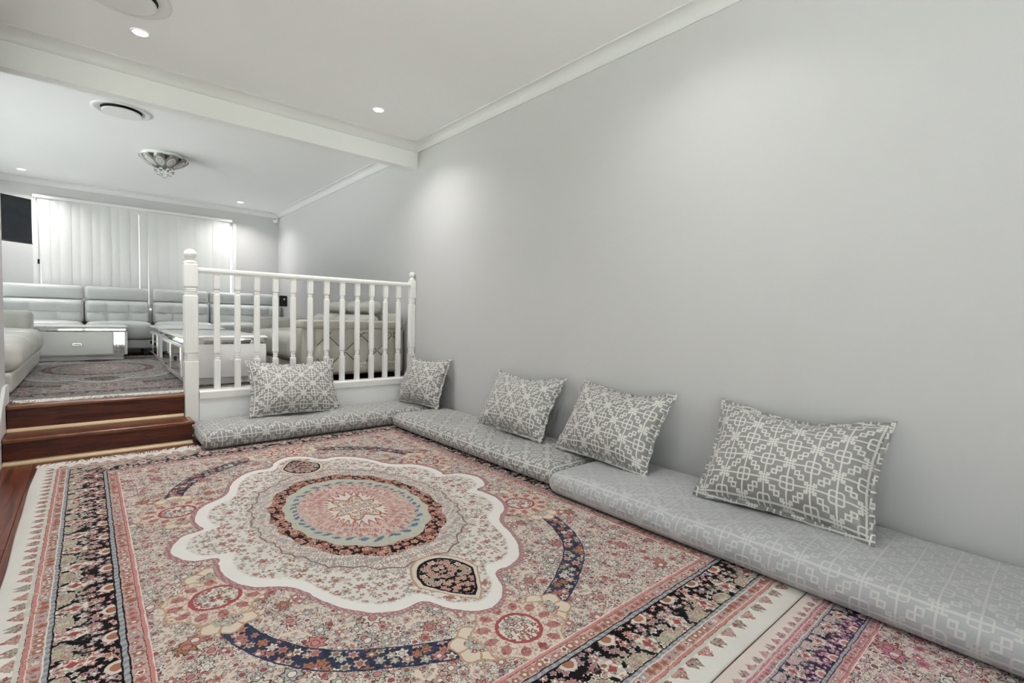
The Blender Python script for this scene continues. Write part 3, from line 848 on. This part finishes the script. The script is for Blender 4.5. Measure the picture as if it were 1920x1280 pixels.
# ------------------------------------------------------------------ floor mattresses
def mattress(label, x0, x1, y0, y1, h, mt, along, rotz=0, dent=None, seed=0):
    cx, cy = (x0+x1)/2, (y0+y1)/2; sx, sy = x1-x0, y1-y0
    root = thing('floor_mattress', label, 'floor mattress', (cx, cy, .009), rotz, 'trellis covered floor mattresses')
    def fn(p, u):
        ux, uy = u[0], u[1]
        puff = (1-abs(ux)**4)*(1-abs(uy)**4)
        top = .5+.5*u[2]
        p = p.copy()
        L = uy if along == 'y' else ux
        p.z += top*(.014*puff+.006*sin(4.0*L*2+seed)*puff+.004*sin(11*L+seed+2*ux)*puff)
        k = 1+.012*sin(L*5+seed*2)*(1 if abs(u[2]) < 1 else .6)
        if along == 'y': p.x *= k
        else: p.y *= k
        end = max(0, abs(L)-.93)/.07
        p.z *= 1-.16*end*top
        if dent is not None:
            dd = (L-dent)/.02; p.z -= top*.012*math.exp(-dd*dd); 
        return p
    bm = rbox((0, 0, h/2), (sx, sy, h), h*.5, 26 if True else 10, fn, uv=True)
    o = obj('cover', bm, mt, root, smooth=True)
    zmin = min(v.co.z for v in o.data.vertices)
    for v in o.data.vertices: v.co.z -= zmin
    # piped seam running round the middle of the edge
    pts = []
    hx, hy, rr = sx/2, sy/2, h*.5
    bm = bmesh.new()
    P_ = []
    for (qx, qy, a0) in ((hx-rr, hy-rr, 0), (-hx+rr, hy-rr, 90), (-hx+rr, -hy+rr, 180), (hx-rr, -hy+rr, 270)):
        for i in range(7):
            t = radians(a0+i*15); P_.append((qx+(rr+.002)*cos(t), qy+(rr+.002)*sin(t), h*.40))
    return root
mattress('grey trellis floor mattress lying along the balustrade', .600, 2.600, 3.975, 4.535, .125, 'jac_mat', 'x', seed=1)
mattress('darker grey trellis floor mattress against the right wall beside the corner', 2.03, 2.605, 1.955, 3.962, .125, 'jac_mat', 'y', seed=2)
mattress('pale silvery trellis floor mattress under the large pillow', 1.955, 2.605, -.30, 1.940, .130, 'jac_mat2', 'y', rotz=radians(0), dent=.30, seed=3)

# ------------------------------------------------------------------ pillows
def pillow(label, BL, BR, TL, TR, w, h, thick, group='trellis throw pillows', seed=0, sag=.03, plain=False):
    BL, BR, TL, TR = (Vector(p) for p in (BL, BR, TL, TR))
    W = ((BR-BL)+(TR-TL)).normalized(); Hh = (TL+TR)/2-(BL+BR)/2
    Hh = (Hh-W*Hh.dot(W)).normalized(); Nn = Hh.cross(W).normalized()   # points to the room side or away
    c = (BL+BR+TL+TR)/4
    root = thing('throw_pillow', label, 'pillow', (0, 0, 0), 0, group)
    Mx = Matrix.Identity(4)
    for i in range(3): Mx[i][0] = W[i]; Mx[i][1] = -Nn[i]; Mx[i][2] = Hh[i]
    base = c-Hh*(h/2)
    Mx.translation = base
    root.matrix_world = Mx
    rnd = random.Random(seed)
    ph = [rnd.uniform(0, 6.28) for _ in range(6)]
    nu, nv = 36, 28
    def outline(u, v):
        # pinched sides, drawn out corners
        x = u*w/2*(1-.075*(1-v*v)**1.2*1.0)
        z = v*h/2*(1-.085*(1-u*u)**1.2)
        if v > 0: z -= sag*(1-u*u)*v*v*(1+.3*sin(u*3+ph[0]))
        return x, z+h/2
    def pt(u, v, s):
        x, z = outline(u, v)
        f = max(0, (1-abs(u)**2.6))*max(0, (1-abs(v)**2.6))
        t = thick*.62*f**.58
        t *= 1+.12*(-v)              # filling settles downwards
        wr = .004*sin(9*u+4*v+ph[1])+.003*sin(17*v-8*u+ph[2])+.003*sin(14*u+ph[3])
        return (x, s*t+wr*min(1, f*3)*s, z)
    bm = bmesh.new(); lay = bm.loops.layers.uv.new('UVMap')
    GR = {}
    for s in (-1, 1):
        for j in range(nv+1):
            for i in range(nu+1):
                u = sin((-1+2*i/nu)*pi/2); v = sin((-1+2*j/nv)*pi/2)
                edge = i in (0, nu) or j in (0, nv)
                key = (0 if edge else s, i, j)
                if key not in GR: GR[key] = (bm.verts.new(pt(u, v, 0 if edge else s)), u, v)
    for s in (-1, 1):
        for j in range(nv):
            for i in range(nu):
                q = []
                for (a_, b_) in ((i, j), (i+1, j), (i+1, j+1), (i, j+1)):
                    e = a_ in (0, nu) or b_ in (0, nv); q.append(GR[(0 if e else s, a_, b_)])
                if s > 0: q = q[::-1]
                f = bm.faces.new([k[0] for k in q])
                for lp, k in zip(f.loops, q): lp[lay].uv = (k[1]*w/2*1.03+seed*.037, k[2]*h/2*1.05+seed*.053)
    body = obj('body', bm, 'jac_back' if plain else 'jac_pillow', root, smooth=True)
    # flat flange sewn round the edge
    bm = bmesh.new(); lay = bm.loops.layers.uv.new('UVMap')
    loop = [(-1+2*i/40, -1) for i in range(40)]+[(1, -1+2*i/30) for i in range(30)]+[(1-2*i/40, 1) for i in range(40)]+[(-1, 1-2*i/30) for i in range(30)]
    fw = .019; R0, R1 = [], []
    for k, (u, v) in enumerate(loop):
        x, z = outline(u, v)
        su = (1 if u > 0 else -1) if abs(u) > .999 else 0; sv = (1 if v > 0 else -1) if abs(v) > .999 else 0
        wig = .006*sin(k*.9+ph[4])+.004*sin(k*2.3+ph[5])
        R0.append((x-su*.004, 0, z-sv*.004)); R1.append((x+su*fw*(1.0 if not sv else 1.15), wig-.002, z+sv*fw*(1.0 if not su else 1.15)))
    t_ = .0016; K = len(loop)
    ring = [[bm.verts.new((p[0], p[1]+o_, p[2])) for p in RR] for RR, o_ in ((R0, -t_), (R1, -t_), (R1, t_), (R0, t_))]
    for r_ in range(3):
        for k in range(K):
            k2 = (k+1) % K
            f = bm.faces.new((ring[r_][k], ring[r_][k2], ring[r_+1][k2], ring[r_+1][k]))
            for lp in f.loops: lp[lay].uv = (lp.vert.co.x*1.03, lp.vert.co.z)
    obj('flange', bm, 'jac_pillow', root, smooth=True)
    return root
zb = .155
pillow('trellis pillow alone on the pale mattress, the widest facing pillow', (2.262, 1.140, zb), (2.275, .470, zb), (2.545, 1.215, .590), (2.565, .510, .600), .70, .50, .20, seed=1, sag=.035)
pillow('trellis pillow leaning where the two right wall mattresses meet', (2.345, 2.150, zb), (2.262, 1.440, zb), (2.565, 2.250, .585), (2.560, 1.550, .575), .70, .48, .19, seed=2, sag=.03)
pillow('trellis pillow tilted on the darker mattress beside the wall', (2.310, 3.080, zb), (2.340, 2.350, zb), (2.560, 3.090, .560), (2.565, 2.370, .575), .70, .46, .18, seed=3, sag=.02)
pillow('trellis pillow leaning on the balustrade balusters', (.990, 4.300, zb), (1.640, 4.215, zb), (1.000, 4.512, .590), (1.725, 4.492, .575), .685, .47, .17, seed=4, sag=.02)
pillow('small pillow turned sideways in the corner by the end newel post', (2.335, 4.340, zb), (2.440, 3.790, zb), (2.490, 4.470, .585), (2.565, 3.900, .585), .58, .45, .19, seed=5, sag=.02)

# ------------------------------------------------------------------ sofas
def puffy(parent, name, c, size, r, mt, fn=None, n=10):
    o = obj(name, rbox(c, size, r, n, fn), mt, parent, smooth=True); return o
def dome(k, axis=2, sgn=1):
    def f(p, u):
        a_, b_ = [u[i] for i in range(3) if i != axis]
        p = p.copy(); 
        if u[axis]*sgn > 0: p[axis] += sgn*k*(1-a_*a_)*(1-b_*b_)*min(1, u[axis]*sgn)
        return p
    return f
def tuft(k, cols, rows, front=-1):
    """pulled-in leather on the -y face: seams at grid lines"""
    def f(p, u):
        p = p.copy()
        if u[1]*front > 0:
            gx = abs(sin((u[0]+1)/2*pi*cols)); gz = abs(sin((u[2]+1)/2*pi*rows))
            p.y += front*k*(gx**.35*gz**.35-.6)*min(1, abs(u[1]))
            p.z += .004*sin(u[0]*23)*(1-abs(u[2]))
        return p
    return f
def seat_section(root, x0, x1, mt, yf, yb, seat_z, base_z, floor_z, head_top, tuftc=3):
    """one seat of a sofa facing -y; local coordinates relative to root"""
    w_ = x1-x0; cx = (x0+x1)/2
    puffy(root, 'seat_cushion', (cx, yf+(yb-yf-.22)/2, (seat_z+base_z)/2), (w_-.006, yb-yf-.22, seat_z-base_z), .075, mt, dome(.022), 12)
    hb = head_top-.20
    puffy(root, 'back_cushion', (cx, yb-.20, (seat_z-.03+hb)/2), (w_-.006, .22, hb-seat_z+.03), .06, mt, tuft(.034, tuftc, 2), 30)
    puffy(root, 'headrest', (cx, yb-.155, (hb+.004+head_top)/2), (w_-.012, .15, head_top-hb-.004), .045, mt, dome(.012, 1, -1), 12)
def frame_back(root, x0, x1, mt, yf, yb, z0, base_z):
    puffy(root, 'base', ((x0+x1)/2, (yf+yb)/2+.02, (z0+base_z)/2-.001), (x1-x0-.01, yb-yf-.05, base_z-z0-.002), .02, mt)
    puffy(root, 'back_panel', ((x0+x1)/2, yb-.042, (base_z+1.10)/2), (x1-x0-.012, .06, 1.10-base_z), .02, mt)
    for x in (x0+.08, x1-.08):
        for y in (yf+.10, yb-.10):
            box('foot', x-.025, x+.025, y-.025, y+.025, ZU+(.0085 if y < 0 else .0005), z0+.001, 'black', root)
def back_sofa(label, x0, x1, splits, corner=False):
    root = thing('leather_sofa', label, 'sofa', ((x0+x1)/2, 9.03, 0))
    ox = (x0+x1)/2
    yf, yb = 8.64-9.03, 9.40-9.03
    xs = [x0]+splits+[x1]
    for a_, b_ in zip(xs, xs[1:]):
        seat_section(root, a_-ox, b_-ox, 'leather_grey', yf, yb, .815, .575, ZU, 1.315, 3 if b_-a_ > .5 else 2)
    frame_back(root, x0-ox, x1-ox, 'leather_grey', yf, yb, .445, .574)
    return root
back_sofa('pale grey leather two seat sofa with tall headrests below the blind, left of the gap', -.86, .712, [-.03])
back_sofa('pale grey leather sofa with tall headrests below the blind, running into the corner', .745, 2.545, [1.49, 2.17])

# side sofas: built facing -y, then turned
def side_sofa(label, mt, L, depth, loc, rotz, near_arm, seats, seat_z, arm_top, z0=.40, fz=.0085):
    """x from 0..L, y from 0 (front) to depth (back)"""
    root = thing('leather_sofa', label, 'sofa', loc, rotz)
    aw = .24
    bz = .52
    x0 = aw if near_arm == 'left' else 0.0; x1 = L-aw
    sw = (x1-x0)/seats
    for i in range(seats):
        a_ = x0+i*sw
        puffy(root, 'seat_cushion', (a_+sw/2, (depth-.26)/2-.02, (seat_z+bz)/2), (sw-.006, depth-.22, seat_z-bz), .085, mt, dome(.03), 14)
        puffy(root, 'back_cushion', (a_+sw/2, depth-.26, (seat_z-.02+1.0)/2), (sw-.006, .25, 1.0-seat_z+.02), .085, mt, tuft(.02, 2, 1), 14)
        puffy(root, 'headrest', (a_+sw/2+.0, depth-.17, 1.085), (sw-.06, .15, .145), .07, mt, dome(.012, 1, -1), 10)
    puffy(root, 'base', (L/2, depth/2+.0, (z0+bz)/2), (L-.02, depth-.02, bz-z0-.002), .025, mt)
    puffy(root, 'back_panel', (L/2, depth-.055, (bz+1.02)/2), (L-.02, .08, 1.02-bz), .03, mt)
    ends = [('far', L-aw/2)]
    if near_arm == 'left': ends.insert(0, ('near', aw/2))
    for nm, cx in ends:
        if nm == 'near':
            arm = puffy(root, 'armrest', (cx, depth/2-.0, (.385+arm_top)/2-.03), (aw-.05, depth-.02, arm_top-.385-.07), .03, mt)
            puffy(arm, 'arm_pad', (cx, depth/2, arm_top-.045), (aw, depth, .09), .038, mt)
            # quilted end panel, facing -x, with diamond seams and buttons
            bm = bmesh.new(); ny, nz = 66, 36; y0_, y1_, za, zb_ = .135, depth-.075, .40, arm_top-.092
            btn = []
            sy_, sz_ = .173, .162
            def hgt(y, z):
                # diamond lattice distance
                p = (y-.428)/sy_; q = (z-.627)/sz_
                s1 = abs(((p+q)/2+.5) % 1-.5); s2 = abs(((p-q)/2+.5) % 1-.5)
                d_ = min(s1, s2)*2
                return .012*min(1, d_/.5)**.5
            V_ = []
            for j in range(nz+1):
                row = []
                for i in range(ny+1):
                    y = y0_+(y1_-y0_)*i/ny; z = za+(zb_-za)*j/nz
                    ed = min(i, ny-i)/3, min(j, nz-j)/3
                    k_ = min(1, ed[0], ed[1])
                    row.append(bm.verts.new((.0255-hgt(y, z)*k_-.004*k_, y, z)))
                V_.append(row)
            for j in range(nz):
                for i in range(ny): bm.faces.new((V_[j][i], V_[j][i+1], V_[j+1][i+1], V_[j+1][i]))
            pan = obj('quilted_panel', bm, mt, arm, smooth=True)
            bm = bmesh.new()
            def inside(y, z): return y0_+.012 < y < y1_-.012 and za+.012 < z < zb_-.012
            for i in range(-3, 6):
                for j in range(-3, 4):
                    if (i+j) % 2: continue
                    for sg in (-1, 1):
                        pts = [(.0175, .428+(i+t/10)*sy_, .627+(j+sg*t/10)*sz_) for t in range(11)]
                        pts = [p for p in pts if inside(p[1], p[2])]
                        if len(pts) > 1: tube(bm, pts, .0042, 5)
            obj('seam', bm, M['seam'], arm)
            for i in range(-3, 6):
                for j in range(-2, 3):
                    if (i+j) % 2: continue
                    y = .428+i*sy_; z = .627+j*sz_
                    if y0_+.03 < y < y1_-.03 and za+.02 < z < zb_-.02:
                        bm = bmesh.new(); bmesh.ops.create_uvsphere(bm, u_segments=10, v_segments=6, radius=.009)
                        bo = obj('button', bm, 'chrome', arm, smooth=True, loc=(.008, y, z)); bo.scale = (.7, 1, 1)
            # upright padded pilasters either side of the panel
            for yy, wd_ in ((.064, .125), (depth-.036, .068)):
                puffy(arm, 'side_roll', (.016, yy, (.388+arm_top-.092)/2), (.05, wd_, arm_top-.092-.388), .022, mt)
        else:
            arm = puffy(root, 'armrest', (cx, depth/2+.02, (.40+arm_top)/2), (aw, depth-.06, arm_top-.40), .05, mt, dome(.01), 10)
    for x in (.12, L-.12):
        for y in (.08, depth-.10):
            box('foot', x-.03, x+.03, y-.03, y+.03, ZU+fz, z0+.002, 'black', root)
    return root
# left sofa faces +x : rotate so local x -> +y, local y(back) -> -x   (rotz = 90deg)
side_sofa('off white leather chaise sofa with rounded seat end beside the white wall end', 'leather_white', 2.70, .94, (-.405, 5.02, 0), radians(90), None, 3, .755, .955, .368)
# right sofa faces -x : local x -> +y ... mirrored placement: rotz=-90 gives local x -> -y, so flip with negative length via rotz=-90 and start at the far end
def right_sofa():
    r = side_sofa('beige leather sofa with diamond quilted arm and steel buttons behind the balustrade', 'leather_beige', 2.05, 1.07, (1.525, 4.785, 0), 0, 'left', 2, .795, .938, fz=.0005)
    # reflect local axes: (x,y) -> (y,x) so the near end points to -Y and the back to +X
    def swap(o):
        for ch in [k for k in COL.objects if k.parent == o]:
            if ch.type == 'MESH':
                me = ch.data
                if not me.get('sw'):
                    for v in me.vertices: v.co.x, v.co.y = v.co.y, v.co.x
                    me.flip_normals(); me['sw'] = 1
                ch.location.x, ch.location.y = ch.location.y, ch.location.x
                ch.scale.x, ch.scale.y = ch.scale.y, ch.scale.x
            swap(ch)
    swap(r)
    return r
right_sofa()

# ------------------------------------------------------------------ coffee tables
def ct(label, x0, x1, y0, y1, long_axis, top_z=.785):
    root = thing('coffee_table', label, 'coffee table', ((x0+x1)/2, (y0+y1)/2, ZU), 0, 'white lacquer coffee tables')
    cx, cy = (x0+x1)/2, (y0+y1)/2; hx, hy = (x1-x0)/2, (y1-y0)/2
    F_ = .0088; zb0 = .075; zb1 = top_z-ZU-.075; zt = top_z-ZU
    b_ = .012
    body = box('body', -hx+b_, hx-b_, -hy+b_, hy-b_, zb0, zb1, 'lacquer', root, .003)
    ins = .10
    box('plinth', -hx+ins*.5, hx-ins*.5, -hy+ins*.7, hy-ins*.7, F_, zb0, 'lacquer', root, .002)
    # mirrored cove between body and top
    bm = bmesh.new()
    def rect(hx_, hy_, z): return [(-hx_, -hy_, z), (hx_, -hy_, z), (hx_, hy_, z), (-hx_, hy_, z)]
    loft(bm, [rect(hx-b_, hy-b_, zb1), rect(hx-.03, hy-.03, zb1+.014), rect(hx-.03, hy-.03, zb1+.030), rect(hx-.004, hy-.004, zt-.024)])
    obj('mirrored_cove', bm, 'mirror', root)
    bm = bmesh.new()
    loft(bm, [rect(hx-.004, hy-.004, zt-.024), rect(hx, hy, zt-.018), rect(hx, hy, zt-.012), rect(hx-.022, hy-.022, zt)])
    obj('top', bm, 'lacquer', root)
    return root, body, hx, hy, zb0, zb1, b_
def handle(parent, c, axis, w_=.085, h_=.026):
    bm = bmesh.new()
    x, y, z = c
    for (a0, a1, z0_, z1_) in ((-w_/2, w_/2, h_/2-.005, h_/2), (-w_/2, w_/2, -h_/2, -h_/2+.005), (-w_/2, -w_/2+.006, -h_/2, h_/2), (w_/2-.006, w_/2, -h_/2, h_/2)):
        if axis == 'y': bx(bm, x+a0, x+a1, y-.010, y, z+z0_, z+z1_)
        else: bx(bm, x-.010, x, y+a0, y+a1, z+z0_, z+z1_)
    return obj('handle', bm, 'chrome', parent)
# table across the back: drawer and mirror strips on the front
root, body, hx, hy, z0, z1, b_ = ct('white lacquer coffee table with long drawer and mirrored end strips before the grey sofa', -.86, .402, 8.03, 8.56, 'x')
y = -hy+b_
dr = box('drawer', -.20, .475, y-.008, y-.0005, z0+.012, z1-.010, 'lacquer', root, .003)
handle(dr, (.13, y-.008, (z0+z1)/2-.01), 'y')
box('door', -.52, -.206, y-.008, y-.0005, z0+.012, z1-.010, 'lacquer', root, .003)
for i in range(4):
    box('mirror_strip', .478+i*.029, .478+i*.029+.027, y-.006, y-.0005, z0+.006, z1-.004, 'mirror', root, .003)
for (lab, X0, X1, Y0, Y1) in (('white lacquer coffee table with mirrored drawers on its side standing close to the balustrade', .600, 1.272, 4.935, 6.50),
                              ('white lacquer coffee table with mirrored drawers standing farther back towards the corner sofa', .645, 1.370, 7.32, 8.50)):
    root, body, hx, hy, z0, z1, b_ = ct(lab, X0, X1, Y0, Y1, 'y')
    x = -hx+b_
    for i in range(2):
        ya = -hy+.10+i*(2*hy-.20)/2; yb_ = ya+(2*hy-.20)/2-.02
        dr = box('drawer', x-.008, x-.0005, ya, yb_, z0+.012, z1-.012, 'lacquer', root, .002)
        box('mirror_panel', x-.012, x-.0085, ya+.03, yb_-.03, z0+.030, z1-.03, 'mirror', dr)
        hb_ = handle(dr, (x-.012, (ya+yb_)/2, (z0+z1)/2), 'x', .05, .04); hb_.data.materials[0] = M['black']
    bm = bmesh.new()
    bx(bm, x-.004, x+.006, -hy+b_-.004, -hy+b_+.008, z0, z1); obj('corner_strip', bm, 'chrome', root)

# ------------------------------------------------------------------ television
a46 = radians(46)
dW = Vector((-sin(a46), -cos(a46), 0)); nT = Vector((cos(a46), -sin(a46), 0))   # width axis, facing axis
tv = thing('television', 'black flat screen television on a wall arm beside the window blind', 'television')
Mx = Matrix.Identity(4)
for i in range(3): Mx[i][0] = dW[i]; Mx[i][1] = -nT[i]; Mx[i][2] = (0, 0, 1)[i]
Mx.translation = Vector((-.507, 8.70, 1.79)); tv.matrix_world = Mx
box('case', 0, .97, 0.006, .045, 0, .56, 'black', tv, .004)
box('screen', .012, .958, 0, .0055, .016, .548, 'screen', tv)
box('bezel', .0, .97, -.002, .004, 0, .012, mat('tv_bezel', (.10, .105, .11), .3, vary=.05), tv)
box('wall_arm', .40, .60, .046, .34, .22, .32, 'black', tv, .004)
bm = bmesh.new(); tube(bm, [(.40, .03, .0), (.405, .035, -.06), (.44, .06, -.14), (.47, .12, -.28), (.48, .2, -.5)], .004); obj('cable', bm, 'black', tv, smooth=True)

# ------------------------------------------------------------------ vertical blind
vb = thing('vertical_blind', 'closed white vertical blind hanging over the far window', 'blind', (.66, YB-.07, 1.2))
edges = [-.500, -.380]+[-.380+.1095*k for k in range(1, 10)]+[.735]+[.735+.1225*k for k in range(1, 10)]
prev = None
zt_, zl_ = 2.505-1.2, 1.02-1.2
for k, (e0, e1) in enumerate(zip(edges, edges[1:])):
    g0 = g1 = -.006
    if abs(e0-.6055) < .02: g0 = .018
    if abs(e1-.735) < .02: g1 = .012
    if k == 0: g0 = .0
    bm = bmesh.new()
    x0, x1 = e0+g0-.66, e1-g1-.66
    yo = .006*(k % 2)
    rows = []
    for j in range(9):
        z = zt_+(zl_-zt_)*j/8; row = []
        tw = 0.0
        if k == 0: tw = .055*(j/8)**1.5
        for i in range(5):
            s = i/4; x = x0+(x1-x0)*s
            if k == 0: x = x0+.035*(j/8)*(1-s)+(x1-x0)*s
            y = yo-.006*sin(pi*s)+tw*(1-s)
            if e0 > .6 and e0 < .62: x += .006*(1-j/8)*(-1 if s < .5 else 1)
            row.append((x, y, z))
        rows.append(row)
    vs = []; fs = []
    for th_ in (0, .0012):
        for row in rows: vs += [(p[0], p[1]+th_, p[2]) for p in row]
    for j in range(8):
        for i in range(4):
            q = j*5+i; fs.append((q, q+1, q+6, q+5)); q += 45; fs.append((q, q+5, q+6, q+1))
    o = obj('slat', (vs, [], fs), 'blind', vb, smooth=True)
box('head_rail', -.545-.66, 1.872-.66, -.03, .03, 2.505-1.2, 2.545-1.2, 'white_plastic', vb, .003)
bm = bmesh.new(); tube(bm, [(-.520-.66, -.02, 2.50-1.2), (-.521-.66, -.022, 1.9-1.2), (-.519-.66, -.02, 1.35-1.2)], .0035, 6); obj('cord', bm, 'white_plastic', vb)
latch = tag(box('window_latch', -.510, -.488, YB-.055, YB-.03, 1.60, 1.665, 'black', None, .002), 'small black window latch at the edge of the blind', 'latch')
struct(box('trim_7', -.555, -.50, YB-.022, YB+.0, .98, 2.50, 'trim'), 'white window reveal on the left')
struct(box('trim_8', 1.90, 1.945, YB-.022, YB+.0, .98, 2.50, 'trim'), 'white window reveal on the right')

# ------------------------------------------------------------------ small corner items
ms = thing('motion_sensor', 'small white motion sensor in the far ceiling corner', 'sensor', (2.585, 9.485, 2.66))
Rz = Matrix.Rotation(radians(45), 4, 'Z')
bm = bmesh.new(); prism(bm, [(-.03, -.02), (.03, -.02), (.04, .02), (-.04, .02)], -.055, .045, 2); bm.transform(Matrix.Rotation(radians(-45), 4, 'Z') @ Matrix.Translation((0, -.03, 0))); obj('case', bm, 'white_plastic', ms)
bm = bmesh.new(); lathe(bm, [(.004, -.012), (.018, -.010), (.022, 0), (.018, .010), (.004, .012)], seg=12); bm.transform(Matrix.Rotation(radians(-45), 4, 'Z') @ Matrix.Translation((0, -.053, .01)) @ Matrix.Rotation(radians(90), 4, 'X')); obj('lens', bm, mat('sensor_lens', (.35, .35, .34), .3, vary=.05), ms, smooth=True)
sp = thing('wall_bracket', 'small black bracket on the right wall behind the corner sofa seat', 'bracket', (2.56, 8.98, 1.11))
box('plate', -.065, .058, -.012, .012, 0, .185, 'black', sp, .004)
bm = bmesh.new(); lathe(bm, [(.004, 0), (.014, .002), (.014, .012), (.004, .014)], seg=12); bm.transform(Matrix.Translation((.01, -.013, .12)) @ Matrix.Rotation(radians(90), 4, 'X')); obj('knob', bm, 'chrome', sp, smooth=True)

# ------------------------------------------------------------------ ceiling fittings
def vent(label, x, y):
    root = thing('ceiling_vent', label, 'air vent', (x, y, ZC), 0, 'round ceiling air vents')
    bm = bmesh.new(); lathe(bm, [(.215, -.0005), (.213, -.008), (.205, -.012), (.188, -.012), (.165, -.004), (.150, -.0008)], seg=48, caps=False)
    o = obj('ring', bm, 'white_plastic', root, smooth=True)
    bm = bmesh.new(); lathe(bm, [(.150, -.001), (.001, -.001)], seg=48, caps=False); obj('duct_shade_disc', bm, 'duct_shade', root)  # flat disc coloured dark as the shade up inside the duct
    bm = bmesh.new(); lathe(bm, [(.001, -.030), (.135, -.030), (.143, -.026), (.143, -.021), (.135, -.018), (.03, -.018)], seg=48); obj('disc', bm, 'white_plastic', root)
    bm = bmesh.new(); lathe(bm, [(.02, -.018), (.02, -.0015)], seg=12); obj('stem', bm, 'white_plastic', root)
vent('round white ceiling air vent before the beam above the large rug', .190, 3.62)
vent('round white ceiling air vent just behind the beam in the raised room', .257, 5.69)
def downlight(label, x, y, watts):
    root = thing('downlight', label, 'downlight', (x, y, ZC), 0, 'recessed led downlights')
    bm = bmesh.new(); lathe(bm, [(.050, -.0005), (.049, -.005), (.044, -.006), (.038, -.002)], seg=32, caps=False); obj('trim_ring', bm, 'white_plastic', root, smooth=True)
    bm = bmesh.new(); lathe(bm, [(.040, -.0022), (.038, -.0045), (.030, -.0056), (.0008, -.006)], seg=32, caps=False); obj('lens', bm, 'lens', root, smooth=True)
    l = bpy.data.lights.new('downlight_lamp', 'AREA'); l.shape = 'DISK'; l.size = .07; l.energy = watts; l.color = (1, .985, .965); l.spread = radians(132)
    o = bpy.data.objects.new('downlight_lamp', l); COL.objects.link(o); o.parent = root; o.location = (0, 0, -.012)
    return root
downlight('lit downlight close to the round vent in the lower room ceiling', .281, 4.03, DOWN_W)
downlight('lit downlight between the beam and the right wall cornice', 1.93, 4.05, DOWN_W*.65)
downlight('lit downlight in the raised room near the television', -.618, 9.03, DOWN_W*.68)
downlight('lit downlight in the raised room near the far right corner', 1.90, 8.97, DOWN_W*.68)
for i, (x, y) in enumerate(((.281, 1.35), (1.93, 1.35))):
    downlight(('lit downlight in the lower room ceiling over the large rug border', 'lit downlight in the lower room ceiling over the pale mattress')[i], x, y, DOWN_W*.3)

# crystal ceiling light
cl = thing('ceiling_light', 'flush ceiling light with frosted flower glass bowl and hanging crystal balls', 'ceiling light', (.690, 6.95, ZC))
bm = bmesh.new(); lathe(bm, [(.200, -.0005), (.205, -.010), (.212, -.014), (.212, -.034), (.205, -.040), (.19, -.040)], seg=48, caps=False); obj('base_plate', bm, 'white_plastic', cl, smooth=False)
bm = bmesh.new(); lathe(bm, [(.192, -.040), (.185, -.060), (.12, -.100), (.02, -.115)], seg=40, caps=False); obj('inner_bowl', bm, mat('smoked_glass_bowl', (.09, .085, .075), .25, vary=.3, vscale=40), cl, smooth=True)
p0 = None
for k in range(10):
    if p0 is None:
        bm = bmesh.new(); lay = bm.loops.layers.uv.new('UVMap'); G = []
        for j in range(9):
            t = j/8; row = []
            hw_ = .062*sin(pi*(.14+.74*t))**.7
            rad = .236-.155*t**1.25; z = -.044-.105*t**.85-.010*sin(pi*t)
            for i in range(9):
                s = -1+2*i/8
                row.append((bm.verts.new((rad-.012*(s*s)*(1-t*.5)+.004, hw_*s, z+.006*s*s)), (i/8, 1-t)))
            G.append(row)
        for j in range(8):
            for i in range(8):
                q = (G[j][i], G[j][i+1], G[j+1][i+1], G[j+1][i]); f = bm.faces.new([a_[0] for a_ in q])
                for lp, a_ in zip(f.loops, q): lp[lay].uv = a_[1]
        p0 = obj('petal', bm, 'petal', cl, smooth=True); o = p0
    else:
        o = p0.copy(); COL.objects.link(o); o.parent = cl
    o.rotation_euler = (0, 0, 2*pi*k/10)
c0 = None
pos = [(0, 0, -.245)]+[(.055*cos(t), .055*sin(t), -.215) for t in [2*pi*i/6 for i in range(6)]]+[(.085*cos(t+.3), .085*sin(t+.3), -.180) for t in [2*pi*i/8 for i in range(8)]]
for p in pos:
    if c0 is None:
        bm = bmesh.new(); bmesh.ops.create_icosphere(bm, subdivisions=2, radius=.020); c0 = obj('crystal', bm, 'crystal', cl); o = c0
    else: o = c0.copy(); COL.objects.link(o); o.parent = cl
    o.location = p
bm = bmesh.new()
for p in pos: tube(bm, [(p[0]*.8, p[1]*.8, -.12), (p[0], p[1], p[2]+.019)], .0012, 5)
obj('hanger_wires', bm, 'chrome', cl)
bpy.context.view_layer.update()
